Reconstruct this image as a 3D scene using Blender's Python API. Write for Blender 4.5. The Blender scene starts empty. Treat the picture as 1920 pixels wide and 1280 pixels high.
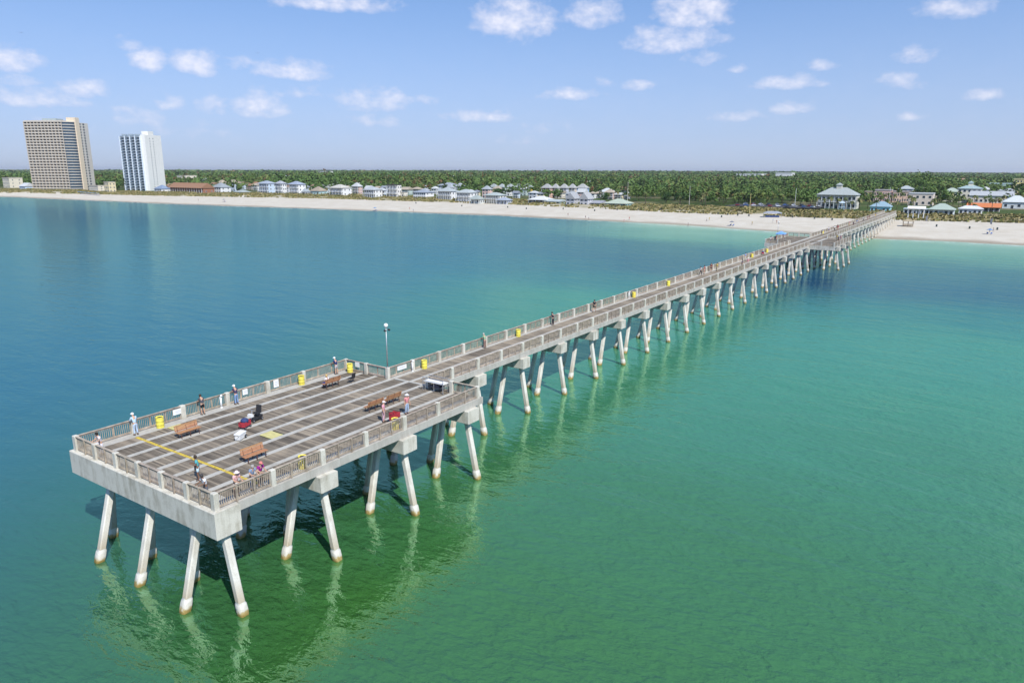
import bpy, bmesh, math, random
import numpy as np
from mathutils import Vector, Matrix, Euler
random.seed(7); rng = np.random.default_rng(7)
R_ = math.radians
scene = bpy.context.scene
col = scene.collection

# ------------------------------------------------------------------ camera
CAM_F, CAM_P = 1331.68, (-22.3366, -36.4555, 26.7474)
YAW, PITCH, ROLL = 0.594, -0.2357, 0.0023
def cam_axes():
    cy, sy, cp, sp = math.cos(YAW), math.sin(YAW), math.cos(PITCH), math.sin(PITCH)
    F = Vector((cy*cp, sy*cp, sp)); Rt = Vector((sy, -cy, 0)); U = Rt.cross(F)
    cr, sr = math.cos(ROLL), math.sin(ROLL)
    return F, cr*Rt + sr*U, -sr*Rt + cr*U
AF, AR, AU = cam_axes()
cam_data = bpy.data.cameras.new('camera'); cam = bpy.data.objects.new('camera', cam_data); col.objects.link(cam)
cam_data.sensor_width = 36; cam_data.lens = CAM_F/1920*36
cam_data.clip_start = 0.5; cam_data.clip_end = 60000
cam.matrix_world = Matrix(((AR.x, AU.x, -AF.x, CAM_P[0]), (AR.y, AU.y, -AF.y, CAM_P[1]), (AR.z, AU.z, -AF.z, CAM_P[2]), (0, 0, 0, 1)))
scene.camera = cam
def ground_at(x, y, z=0.0):
    """photo pixel -> point on the level plane z"""
    d = AF + AR*((x-960)/CAM_F) + AU*((640-y)/CAM_F)
    t = (z-CAM_P[2])/d.z
    return Vector(CAM_P) + d*t
def to_px(q):
    d = Vector(q)-Vector(CAM_P); w = d.dot(AF)
    return 960+CAM_F*d.dot(AR)/w, 640-CAM_F*d.dot(AU)/w

# ------------------------------------------------------------------ light
SUN_TRAVEL = Vector((0.42, 0.80, -1.0)).normalized()
sun_dir = -SUN_TRAVEL
SUN_EL = math.asin(sun_dir.z); SUN_AZ = math.atan2(sun_dir.x, sun_dir.y)
sd_ = bpy.data.lights.new('sun', 'SUN'); sd_.energy = 3.8; sd_.angle = R_(0.53); sd_.color = (1.0, 0.965, 0.91)
sun = bpy.data.objects.new('sun', sd_); col.objects.link(sun)
sun.rotation_euler = SUN_TRAVEL.to_track_quat('-Z', 'Y').to_euler(); sun.location = (0, -40, 80)

world = bpy.data.worlds.new('World'); scene.world = world; world.use_nodes = True
scene.view_settings.view_transform = 'Standard'; scene.view_settings.look = 'None'
scene.view_settings.exposure = 0.55; scene.view_settings.gamma = 1.0
scene.cycles.use_denoising = True
scene.cycles.max_bounces = 6; scene.cycles.diffuse_bounces = 3; scene.cycles.glossy_bounces = 3
scene.cycles.transparent_max_bounces = 6; scene.cycles.caustics_reflective = False; scene.cycles.caustics_refractive = False

def build_world():
    nt = world.node_tree; N = nt.nodes; L = nt.links; N.clear()
    out = N.new('ShaderNodeOutputWorld'); bg = N.new('ShaderNodeBackground'); bg.inputs['Strength'].default_value = 0.15
    sky = N.new('ShaderNodeTexSky'); sky.sky_type = 'NISHITA'; sky.sun_disc = False
    sky.sun_elevation = SUN_EL; sky.sun_rotation = SUN_AZ; sky.altitude = 0; sky.air_density = 1.0; sky.dust_density = 0.0; sky.ozone_density = 5.0
    L.new(bg.outputs[0], out.inputs[0])
    geo = N.new('ShaderNodeTexCoord')
    sep = N.new('ShaderNodeSeparateXYZ'); L.new(geo.outputs['Generated'], sep.inputs[0])
    def M(op, a, b=None, c=None, clamp=False):
        n = N.new('ShaderNodeMath'); n.operation = op; n.use_clamp = clamp
        for i, s in enumerate((a, b, c)):
            if s is None: continue
            if isinstance(s, (int, float)): n.inputs[i].default_value = s
            else: L.new(s, n.inputs[i])
        return n.outputs[0]
    X, Y, Z = sep.outputs
    az = M('ARCTAN2', Y, X)                         # azimuth, counter-clockwise from +x
    hyp = M('SQRT', M('ADD', M('MULTIPLY', X, X), M('MULTIPLY', Y, Y)))
    el = M('ARCTAN2', Z, hyp)
    # fluff noise in angle space (clouds hang far off, so they sit at fixed bearings)
    cmb = N.new('ShaderNodeCombineXYZ'); L.new(az, cmb.inputs[0]); L.new(M('MULTIPLY', el, 1.5), cmb.inputs[1])
    def noise(scale, detail, rough, vec=None):
        n = N.new('ShaderNodeTexNoise'); n.inputs['Scale'].default_value = scale; n.inputs['Detail'].default_value = detail
        n.inputs['Roughness'].default_value = rough; L.new(vec or cmb.outputs[0], n.inputs['Vector']); return n.outputs['Fac']
    fluff = noise(34, 8, 0.6); fine = noise(70, 5, 0.6)
    # cumulus seen in the photograph: (centre px x, y, half width, half height, density)
    clouds = [(628,4,130,16,1),(965,32,95,38,1),(1110,22,60,28,.9),(1300,20,85,32,1),(1262,72,105,24,.95),(1790,10,75,20,.8),
      (28,110,60,20,.9),(245,82,28,14,.7),(280,110,40,20,.9),(365,116,58,22,.95),(445,118,35,12,.6),(545,130,85,18,.95),
      (35,152,50,10,.6),(60,180,105,16,.8),(155,167,60,16,.85),(322,192,32,14,.7),(400,197,40,16,.6),(483,200,62,18,.85),
      (700,186,85,22,.75),(800,190,28,12,.5),(705,226,55,12,.5),(900,218,80,12,.7),(255,222,60,18,.45),(482,166,22,12,.5),
      (1070,175,70,12,.8),(1135,157,25,9,.6),(1195,160,38,10,.7),(1320,105,42,14,.55),(1382,128,22,8,.5),(1548,121,32,10,.5),
      (1485,154,72,13,.85),(1710,103,45,13,.75),(1695,150,50,14,.6),(1848,176,40,11,.75),(1485,202,48,11,.75),(1380,218,55,10,.55),
      (1710,218,34,8,.5),(1010,240,60,10,.35),(560,172,60,10,.35),(380,245,90,14,.3),(960,262,70,8,.25),(120,235,60,14,.35)]
    tot = None
    for (x, y, hw, hh, dn) in clouds:
        d = (AF + AR*((x-960)/CAM_F) + AU*((640-y)/CAM_F)).normalized()
        a0 = math.atan2(d.y, d.x); e0 = math.asin(d.z)
        wa = hw/CAM_F*1.0*math.cos(math.atan((x-960)/CAM_F))**1.0; wh = hh/CAM_F*1.0
        dx = M('MULTIPLY', M('SUBTRACT', az, a0), 1/wa)
        dy0 = M('SUBTRACT', el, e0 - 0.25*wh)
        # flat base: falls off twice as fast downwards
        dy = M('MAXIMUM', M('MULTIPLY', dy0, 1/(wh*1.5)), M('MULTIPLY', dy0, -1/(wh*0.85)))
        r2 = M('ADD', M('MULTIPLY', dx, dx), M('MULTIPLY', dy, dy))
        v = M('MULTIPLY', M('SUBTRACT', 1.0, r2), dn)
        tot = v if tot is None else M('MAXIMUM', tot, v)
    # the same kind of small cumulus all round and overhead, beyond the frame
    pl = N.new('ShaderNodeCombineXYZ'); zc = M('MAXIMUM', Z, 0.03)
    L.new(M('DIVIDE', X, zc), pl.inputs[0]); L.new(M('DIVIDE', Y, zc), pl.inputs[1])
    gen = noise(0.55, 6, 0.55, pl.outputs[0])
    inaz = M('MULTIPLY', M('GREATER_THAN', az, -0.08), M('LESS_THAN', az, 1.27))
    inel = M('LESS_THAN', el, 0.245)
    inside = M('MULTIPLY', inaz, inel)
    genv = M('MULTIPLY', M('SUBTRACT', gen, 0.60), 6.0)
    genv = M('SUBTRACT', genv, M('MULTIPLY', inside, 10.0))
    shaped = M('ADD', tot, M('ADD', M('MULTIPLY', M('SUBTRACT', fluff, 0.5), 2.3), M('MULTIPLY', M('SUBTRACT', fine, 0.5), 0.6)))
    dens = M('MAXIMUM', M('MULTIPLY', M('SUBTRACT', shaped, 0.13), 0.95), M('MULTIPLY', genv, 0.8))
    dens = M('MULTIPLY', M('SMOOTH_MIN', M('MAXIMUM', dens, 0.0), 1.0, 0.3), 0.74)
    # thin veil low down
    veil = M('MULTIPLY', M('MULTIPLY', M('SUBTRACT', fluff, 0.42), 1.2, clamp=True), M('SUBTRACT', 1.0, M('MULTIPLY', el, 5.0), clamp=True))
    veil = M('MULTIPLY', M('MAXIMUM', veil, 0.0), 0.22)
    dens = M('MAXIMUM', dens, veil)
    above = M('GREATER_THAN', Z, 0.0)
    dens = M('MULTIPLY', dens, above)
    vv = N.new('ShaderNodeCombineXYZ'); L.new(X, vv.inputs[0]); L.new(Y, vv.inputs[1]); L.new(M('ADD', M('MULTIPLY', M('MAXIMUM', Z, 0.0), 1.3), 0.17), vv.inputs[2])
    vn = N.new('ShaderNodeVectorMath'); vn.operation = 'NORMALIZE'; L.new(vv.outputs[0], vn.inputs[0]); L.new(vn.outputs[0], sky.inputs['Vector'])
    mix = N.new('ShaderNodeMix'); mix.data_type = 'RGBA'
    L.new(dens, mix.inputs['Factor']); L.new(sky.outputs[0], mix.inputs['A']); cb = N.new('ShaderNodeMix'); cb.data_type = 'RGBA'; L.new(M('MULTIPLY', M('SUBTRACT', shaped, 0.2), 0.9, clamp=True), cb.inputs['Factor']); cb.inputs['A'].default_value = (3.3, 3.4, 4.2, 1); cb.inputs['B'].default_value = (4.9, 4.75, 5.05, 1); L.new(cb.outputs['Result'], mix.inputs['B'])
    # pale summer haze thickening towards the horizon
    hz = M('POWER', M('SUBTRACT', 1.0, M('DIVIDE', M('MAXIMUM', el, 0.0), 0.26), clamp=True), 1.6)
    hm = N.new('ShaderNodeMix'); hm.data_type = 'RGBA'; L.new(M('MULTIPLY', hz, 0.92), hm.inputs['Factor']); L.new(sky.outputs[0], hm.inputs['A']); hm.inputs['B'].default_value = (2.30, 2.55, 3.08, 1)
    for l in list(mix.inputs['A'].links): L.remove(l)
    L.new(hm.outputs['Result'], mix.inputs['A'])
    L.new(mix.outputs['Result'], bg.inputs['Color'])
build_world()

# ------------------------------------------------------------------ helpers
def tag(o, label=None, cat=None, group=None, kind=None):
    if label: o['label'] = label
    if cat: o['category'] = cat
    if group: o['group'] = group
    if kind: o['kind'] = kind
    return o
def empty(name, loc=(0, 0, 0), rz=0.0):
    o = bpy.data.objects.new(name, None); col.objects.link(o); o.location = loc; o.rotation_euler = (0, 0, rz); o.empty_display_size = 0.3
    return o
def copy_tree(o, parent=None):
    c = o.copy(); col.objects.link(c); c.parent = parent
    for ch in o.children: copy_tree(ch, c)
    return c
class MB:
    def __init__(s): s.v = []; s.f = []; s.m = []; s.mi = 0
    def add(s, vs, fs):
        b = len(s.v); s.v += [tuple(v) for v in vs]; s.f += [tuple(i+b for i in f) for f in fs]; s.m += [s.mi]*len(fs); return s
    def box(s, x0, x1, y0, y1, z0, z1):
        return s.add([(x0,y0,z0),(x1,y0,z0),(x1,y1,z0),(x0,y1,z0),(x0,y0,z1),(x1,y0,z1),(x1,y1,z1),(x0,y1,z1)],
                     [(0,3,2,1),(4,5,6,7),(0,1,5,4),(1,2,6,5),(2,3,7,6),(3,0,4,7)])
    def cbox(s, c, h, rot=None):
        vs = [Vector((sx*h[0], sy*h[1], sz*h[2])) for sz in (-1, 1) for sx, sy in ((-1,-1),(1,-1),(1,1),(-1,1))]
        if rot is not None: vs = [rot @ v for v in vs]
        return s.add([v+Vector(c) for v in vs], [(0,3,2,1),(4,5,6,7),(0,1,5,4),(1,2,6,5),(2,3,7,6),(3,0,4,7)])
    def tube(s, pts, rad, n=8, cap=True, phase=0.0):
        pts = [Vector(p) for p in pts]; rings = []
        if not hasattr(rad, '__len__'): rad = [rad]*len(pts)
        for i, p in enumerate(pts):
            d = (pts[min(i+1, len(pts)-1)] - pts[max(i-1, 0)]).normalized()
            a = Vector((1, 0, 0)) if abs(d.x) < .9 else Vector((0, 1, 0))
            e1 = (a - d*a.dot(d)).normalized(); e2 = d.cross(e1)
            rings.append([p + (e1*math.cos(phase+2*math.pi*k/n) + e2*math.sin(phase+2*math.pi*k/n))*rad[i] for k in range(n)])
        vs = [v for r in rings for v in r]; fs = []
        for i in range(len(pts)-1):
            for k in range(n):
                k2 = (k+1) % n; fs.append((i*n+k, i*n+k2, (i+1)*n+k2, (i+1)*n+k))
        if cap: fs.append(tuple(range(n-1, -1, -1))); fs.append(tuple((len(pts)-1)*n+k for k in range(n)))
        return s.add(vs, fs)
    def lathe(s, prof, n=16, c=(0, 0, 0)):
        vs = []; fs = []
        for r, z in prof:
            for k in range(n): vs.append((c[0]+r*math.cos(2*math.pi*k/n), c[1]+r*math.sin(2*math.pi*k/n), c[2]+z))
        for i in range(len(prof)-1):
            for k in range(n):
                k2 = (k+1) % n; fs.append((i*n+k, i*n+k2, (i+1)*n+k2, (i+1)*n+k))
        fs.append(tuple(range(n-1, -1, -1))); fs.append(tuple((len(prof)-1)*n+k for k in range(n)))
        return s.add(vs, fs)
    def mesh(s, name, mats, smooth=False):
        me = bpy.data.meshes.new(name); me.from_pydata(s.v, [], s.f)
        for m in (mats if isinstance(mats, (list, tuple)) else [mats]): me.materials.append(m)
        if any(s.m): me.polygons.foreach_set('material_index', s.m)
        if smooth: me.polygons.foreach_set('use_smooth', [True]*len(me.polygons))
        me.update(); return me
    def build(s, name, mats, parent=None, loc=(0, 0, 0), rz=0.0, smooth=False):
        return link(name, s.mesh(name, mats, smooth), parent, loc, rz)
def link(name, me, parent=None, loc=(0, 0, 0), rz=0.0):
    o = bpy.data.objects.new(name, me); col.objects.link(o); o.parent = parent; o.location = loc; o.rotation_euler = (0, 0, rz); return o

# ------------------------------------------------------------------ materials
def nodes_of(m):
    m.use_nodes = True; nt = m.node_tree; return nt, nt.nodes, nt.links, nt.nodes['Principled BSDF']
_mc = {}
def mat(name, c, rough=0.7, var=0.12, scale=3.0, bump=0.0, metal=0.0, spec=0.4, stretch=(1, 1, 1), rnd=0.0, c2=None, detail=5):
    """plain procedural paint / stone / wood: colour broken up by noise, optional relief and per-object shift"""
    key = (name,)
    if key in _mc: return _mc[key]
    m = bpy.data.materials.new(name); nt, N, L, P = nodes_of(m)
    P.inputs['Roughness'].default_value = rough; P.inputs['Metallic'].default_value = metal; P.inputs['Specular IOR Level'].default_value = spec
    tc = N.new('ShaderNodeTexCoord'); mp = N.new('ShaderNodeMapping'); mp.inputs['Scale'].default_value = stretch
    L.new(tc.outputs['Object'], mp.inputs['Vector'])
    nz = N.new('ShaderNodeTexNoise'); nz.inputs['Scale'].default_value = scale; nz.inputs['Detail'].default_value = detail; nz.inputs['Roughness'].default_value = .6
    L.new(mp.outputs[0], nz.inputs['Vector'])
    rp = N.new('ShaderNodeValToRGB'); rp.color_ramp.elements[0].position = .3; rp.color_ramp.elements[1].position = .72
    d = c2 if c2 else tuple(max(0, x*(1-2.2*var)) for x in c)
    rp.color_ramp.elements[0].color = (*d, 1); rp.color_ramp.elements[1].color = (*[min(1, x*(1+var)) for x in c], 1)
    L.new(nz.outputs['Fac'], rp.inputs['Fac']); src = rp.outputs['Color']
    if rnd:
        oi = N.new('ShaderNodeObjectInfo'); hs = N.new('ShaderNodeHueSaturation')
        mr = N.new('ShaderNodeMapRange'); mr.inputs['To Min'].default_value = 1-rnd; mr.inputs['To Max'].default_value = 1+rnd
        L.new(oi.outputs['Random'], mr.inputs['Value']); L.new(mr.outputs[0], hs.inputs['Value'])
        mr2 = N.new('ShaderNodeMapRange'); mr2.inputs['To Min'].default_value = .5-rnd*.08; mr2.inputs['To Max'].default_value = .5+rnd*.08
        ml = N.new('ShaderNodeMath'); ml.operation = 'FRACT'; mm = N.new('ShaderNodeMath'); mm.operation = 'MULTIPLY'; mm.inputs[1].default_value = 7.31
        L.new(oi.outputs['Random'], mm.inputs[0]); L.new(mm.outputs[0], ml.inputs[0]); L.new(ml.outputs[0], mr2.inputs['Value']); L.new(mr2.outputs[0], hs.inputs['Hue'])
        L.new(src, hs.inputs['Color']); src = hs.outputs['Color']
    L.new(src, P.inputs['Base Color'])
    if bump:
        b = N.new('ShaderNodeBump'); b.inputs['Strength'].default_value = 1; b.inputs['Distance'].default_value = bump
        L.new(nz.outputs['Fac'], b.inputs['Height']); L.new(b.outputs[0], P.inputs['Normal'])
    _mc[key] = m; return m
def paint(c, rough=.6):
    return mat('paint_%02x%02x%02x' % tuple(int(x*255) for x in c), c, rough, .06, 1.2)

def concrete_mat(name, c, dark, tide=False):
    m = bpy.data.materials.new(name); nt, N, L, P = nodes_of(m); P.inputs['Roughness'].default_value = .85; P.inputs['Specular IOR Level'].default_value = .25
    geo = N.new('ShaderNodeNewGeometry')
    def nz(scale, st, det=5):
        mp = N.new('ShaderNodeMapping'); mp.inputs['Scale'].default_value = st; L.new(geo.outputs['Position'], mp.inputs['Vector'])
        n = N.new('ShaderNodeTexNoise'); n.inputs['Scale'].default_value = scale; n.inputs['Detail'].default_value = det; n.inputs['Roughness'].default_value = .62
        L.new(mp.outputs[0], n.inputs['Vector']); return n.outputs['Fac']
    a = nz(.9, (1, 1, 1)); b = nz(2.2, (1, 1, .16)); f = nz(14, (1, 1, 1), 3)
    rp = N.new('ShaderNodeValToRGB'); e = rp.color_ramp.elements; e[0].position = .30; e[0].color = (*dark, 1); e[1].position = .54; e[1].color = (*c, 1)
    ad = N.new('ShaderNodeMath'); ad.operation = 'MULTIPLY_ADD'; ad.inputs[1].default_value = .55; L.new(b, ad.inputs[0])
    mu = N.new('ShaderNodeMath'); mu.operation = 'MULTIPLY'; mu.inputs[1].default_value = .45; L.new(a, mu.inputs[0]); L.new(mu.outputs[0], ad.inputs[2])
    L.new(ad.outputs[0], rp.inputs['Fac'])
    mx = N.new('ShaderNodeMix'); mx.data_type = 'RGBA'; mx.blend_type = 'MULTIPLY'; mx.inputs['Factor'].default_value = .5
    rf = N.new('ShaderNodeValToRGB'); rf.color_ramp.elements[0].position = .3; rf.color_ramp.elements[0].color = (.7, .68, .64, 1); rf.color_ramp.elements[1].position = .6
    L.new(f, rf.inputs['Fac']); L.new(rp.outputs[0], mx.inputs['A']); L.new(rf.outputs[0], mx.inputs['B'])
    res = mx.outputs['Result']
    if tide:                                  # rusty splash zone above the barnacles
        sp = N.new('ShaderNodeSeparateXYZ'); L.new(geo.outputs['Position'], sp.inputs[0]); mr = N.new('ShaderNodeMapRange'); mr.inputs['From Min'].default_value = 2.4; mr.inputs['From Max'].default_value = .9; L.new(sp.outputs['Z'], mr.inputs['Value'])
        mm = N.new('ShaderNodeMath'); mm.operation = 'MULTIPLY'; L.new(mr.outputs[0], mm.inputs[0]); L.new(b, mm.inputs[1]); m2 = N.new('ShaderNodeMath'); m2.operation = 'MULTIPLY'; m2.inputs[1].default_value = 1.5; m2.use_clamp = True; L.new(mm.outputs[0], m2.inputs[0])
        tm = N.new('ShaderNodeMix'); tm.data_type = 'RGBA'; L.new(m2.outputs[0], tm.inputs['Factor']); L.new(res, tm.inputs['A']); tm.inputs['B'].default_value = (.40, .33, .22, 1); res = tm.outputs['Result']
    L.new(res, P.inputs['Base Color'])
    bp = N.new('ShaderNodeBump'); bp.inputs['Distance'].default_value = .012; L.new(f, bp.inputs['Height']); L.new(bp.outputs[0], P.inputs['Normal'])
    return m
CONC = concrete_mat('weathered_concrete', (.60, .58, .505), (.31, .28, .215))
CONC_DECK = concrete_mat('deck_concrete', (.45, .435, .39), (.32, .30, .26))
CONC_PILE = concrete_mat('pile_concrete', (.68, .66, .59), (.44, .41, .34), True)

def attr_wood(name, lo, mid, hi):
    """boards: each takes its tone from the face attribute 'tone', plus grain"""
    m = bpy.data.materials.new(name); nt, N, L, P = nodes_of(m); P.inputs['Roughness'].default_value = .85; P.inputs['Specular IOR Level'].default_value = .2
    at = N.new('ShaderNodeAttribute'); at.attribute_name = 'tone'
    geo = N.new('ShaderNodeNewGeometry'); n = N.new('ShaderNodeTexNoise'); n.inputs['Scale'].default_value = .45; n.inputs['Detail'].default_value = 6; n.inputs['Roughness'].default_value = .65
    L.new(geo.outputs['Position'], n.inputs['Vector'])
    a = N.new('ShaderNodeMath'); a.operation = 'MULTIPLY_ADD'; a.inputs[1].default_value = .9; a.inputs[2].default_value = -.45; L.new(n.outputs['Fac'], a.inputs[0])
    b = N.new('ShaderNodeMath'); b.operation = 'ADD'; L.new(a.outputs[0], b.inputs[0]); L.new(at.outputs['Fac'], b.inputs[1])
    rp = N.new('ShaderNodeValToRGB'); e = rp.color_ramp.elements; e[0].position = .15; e[0].color = (*lo, 1); e[1].position = .9; e[1].color = (*hi, 1)
    k = e.new(.55); k.color = (*mid, 1)
    L.new(b.outputs[0], rp.inputs['Fac']); L.new(rp.outputs[0], P.inputs['Base Color'])
    return m
WOOD_DECK = attr_wood('weathered_deck_boards', (.075, .063, .05), (.185, .155, .118), (.33, .272, .20))
WOOD_RAIL = mat('weathered_rail_wood', (.43, .36, .28), .85, .22, 2.0, stretch=(1, 1, 1), rnd=.12)
WOOD_NEW = mat('fresh_pine_boards', (.58, .52, .22), .8, .1, 3)
WOOD_BROWN = mat('brown_new_boards', (.30, .18, .09), .8, .15, 3)
YELLOW_LINE = mat('faded_yellow_paint', (.62, .45, .06), .8, .25, 5)

# ------------------------------------------------------------------ shore shape
SH_V = [-4000, -300, -46, 3, 53, 99, 209, 352, 522, 803, 1500, 6000]
SH_U = [330, 312, 307, 306, 316, 330, 338, 326, 306, 296, 270, 150]
VG_V = [-4000, -300, -47, -7, 52, 118, 262, 447, 625, 850, 1500, 6000]
VG_U = [420, 408, 402, 392, 386, 388, 416, 408, 362, 322, 300, 180]
def shore(v): return np.interp(v, SH_V, SH_U)
def veg(v): return np.interp(v, VG_V, VG_U)
def smooth(a, b, x):
    t = np.clip((x-a)/(b-a), 0, 1); return t*t*(3-2*t)
def _h(i, j):
    return np.modf(np.sin(i*127.1+j*311.7)*43758.5453)[0] % 1.0
def vnoise(x, y):
    x = np.asarray(x, float); y = np.asarray(y, float); i = np.floor(x); j = np.floor(y); f = x-i; g = y-j
    f = f*f*(3-2*f); g = g*g*(3-2*g)
    return (_h(i, j)*(1-f)+_h(i+1, j)*f)*(1-g)+(_h(i, j+1)*(1-f)+_h(i+1, j+1)*f)*g
def terrain_z(u, v):
    u = np.asarray(u, float); v = np.asarray(v, float)
    w = (vnoise(v*.05, u*0)-.5)*5
    d = u-shore(v)-w; D = np.maximum(veg(v)-shore(v), 10)
    z = np.where(d < 0, d*.05, 0)
    z = z + 1.3*smooth(0, 24, d) + 1.9*smooth(.3*D, D, d)
    inl = u-veg(v)
    dune = smooth(-4, 7, inl)*(1-smooth(26, 44, inl))
    z = z + dune*(.5+1.5*vnoise(u*.13, v*.09)) + .8*smooth(0, 40, inl)
    z = z + 5*smooth(500, 2500, inl)*smooth(300, 1500, v)
    return np.maximum(z, -6)

def grid_mesh(name, us, vs, zf, mats):
    UU, VV = np.meshgrid(us, vs, indexing='ij'); Z = zf(UU, VV)
    n, m = UU.shape; co = np.stack([UU, VV, Z], -1).reshape(-1, 3)
    idx = np.arange(n*m).reshape(n, m)
    q = np.stack([idx[:-1, :-1], idx[1:, :-1], idx[1:, 1:], idx[:-1, 1:]], -1).reshape(-1, 4)
    return np_mesh(name, co, q, mats), co
def np_mesh(name, co, faces, mats, smooth=True):
    me = bpy.data.meshes.new(name); k = faces.shape[1]
    me.vertices.add(len(co)); me.vertices.foreach_set('co', np.ascontiguousarray(co, dtype=np.float32).ravel())
    me.loops.add(faces.size); me.loops.foreach_set('vertex_index', np.ascontiguousarray(faces, dtype=np.int32).ravel())
    me.polygons.add(len(faces)); me.polygons.foreach_set('loop_start', np.arange(0, faces.size, k, dtype=np.int32))
    me.polygons.foreach_set('loop_total', np.full(len(faces), k, dtype=np.int32))
    me.polygons.foreach_set('use_smooth', np.full(len(faces), smooth))
    for m in (mats if isinstance(mats, (list, tuple)) else [mats]): me.materials.append(m)
    me.update(calc_edges=True); return me
def face_attr(me, name, vals):
    a = me.attributes.new(name, 'FLOAT', 'FACE'); a.data.foreach_set('value', np.asarray(vals, np.float32))
def point_attr(me, name, vals):
    a = me.attributes.new(name, 'FLOAT', 'POINT'); a.data.foreach_set('value', np.asarray(vals, np.float32))

# ---- ground
def ground_mat():
    m = bpy.data.materials.new('beach_and_land'); nt, N, L, P = nodes_of(m); P.inputs['Roughness'].default_value = .95; P.inputs['Specular IOR Level'].default_value = .1
    geo = N.new('ShaderNodeNewGeometry')
    def nz(scale, det=6, rough=.6):
        n = N.new('ShaderNodeTexNoise'); n.inputs['Scale'].default_value = scale; n.inputs['Detail'].default_value = det; n.inputs['Roughness'].default_value = rough
        L.new(geo.outputs['Position'], n.inputs['Vector']); return n.outputs['Fac']
    def ramp(fac, stops):
        r = N.new('ShaderNodeValToRGB'); e = r.color_ramp.elements
        e[0].position, e[0].color = stops[0][0], (*stops[0][1], 1); e[1].position, e[1].color = stops[-1][0], (*stops[-1][1], 1)
        for p, c in stops[1:-1]: k = e.new(p); k.color = (*c, 1)
        L.new(fac, r.inputs['Fac']); return r.outputs[0]
    def attr(n):
        a = N.new('ShaderNodeAttribute'); a.attribute_name = n; return a.outputs['Fac']
    def mix(f, a, b):
        x = N.new('ShaderNodeMix'); x.data_type = 'RGBA'; L.new(f, x.inputs['Factor']); L.new(a, x.inputs['A']); L.new(b, x.inputs['B']); return x.outputs['Result']
    sand = ramp(nz(.12), [(.3, (.47, .42, .335)), (.7, (.55, .51, .43))])
    wet = ramp(nz(.5), [(.3, (.27, .23, .175)), (.7, (.33, .285, .22))])
    grass = ramp(nz(.35, 8, .7), [(.3, (.33, .29, .20)), (.45, (.18, .165, .08)), (.6, (.24, .20, .09)), (.75, (.14, .15, .06))])
    land = ramp(nz(.02, 8, .65), [(.3, (.035, .06, .015)), (.5, (.06, .09, .025)), (.62, (.16, .14, .08)), (.8, (.07, .09, .03))])
    c = mix(attr('wet'), sand, wet); c = mix(attr('dune'), c, grass); c = mix(attr('land'), c, land)
    L.new(c, P.inputs['Base Color'])
    b = N.new('ShaderNodeBump'); b.inputs['Distance'].default_value = .25; L.new(nz(.6, 8, .7), b.inputs['Height']); L.new(b.outputs[0], P.inputs['Normal'])
    return m
us = np.concatenate([np.arange(140, 290, 15.), np.arange(290, 470, 2.), np.arange(470, 800, 15.), np.arange(800, 3000, 120.), np.array([3200, 4000, 5500, 8000, 12000, 20000, 40000.])])
vs = np.concatenate([np.array([-30000, -15000, -8000, -4000, -2000, -1000, -500.]), np.arange(-300, 700, 4.), np.arange(700, 1200, 10.), np.array([1250, 1400, 1700, 2200, 3000, 4500, 7000, 12000, 20000, 40000.])])
gm, gco = grid_mesh('ground', us, vs, terrain_z, ground_mat())
_d = gco[:, 0]-shore(gco[:, 1]); _i = gco[:, 0]-veg(gco[:, 1]); _n = vnoise(gco[:, 0]*.15, gco[:, 1]*.12)
point_attr(gm, 'wet', 1-smooth(3, 11, _d+(_n-.5)*4)); point_attr(gm, 'dune', smooth(-5, 5, _i+(_n-.5)*14)); point_attr(gm, 'land', smooth(34, 48, _i+(_n-.5)*16))
tag(link('ground', gm), kind='structure')

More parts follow.
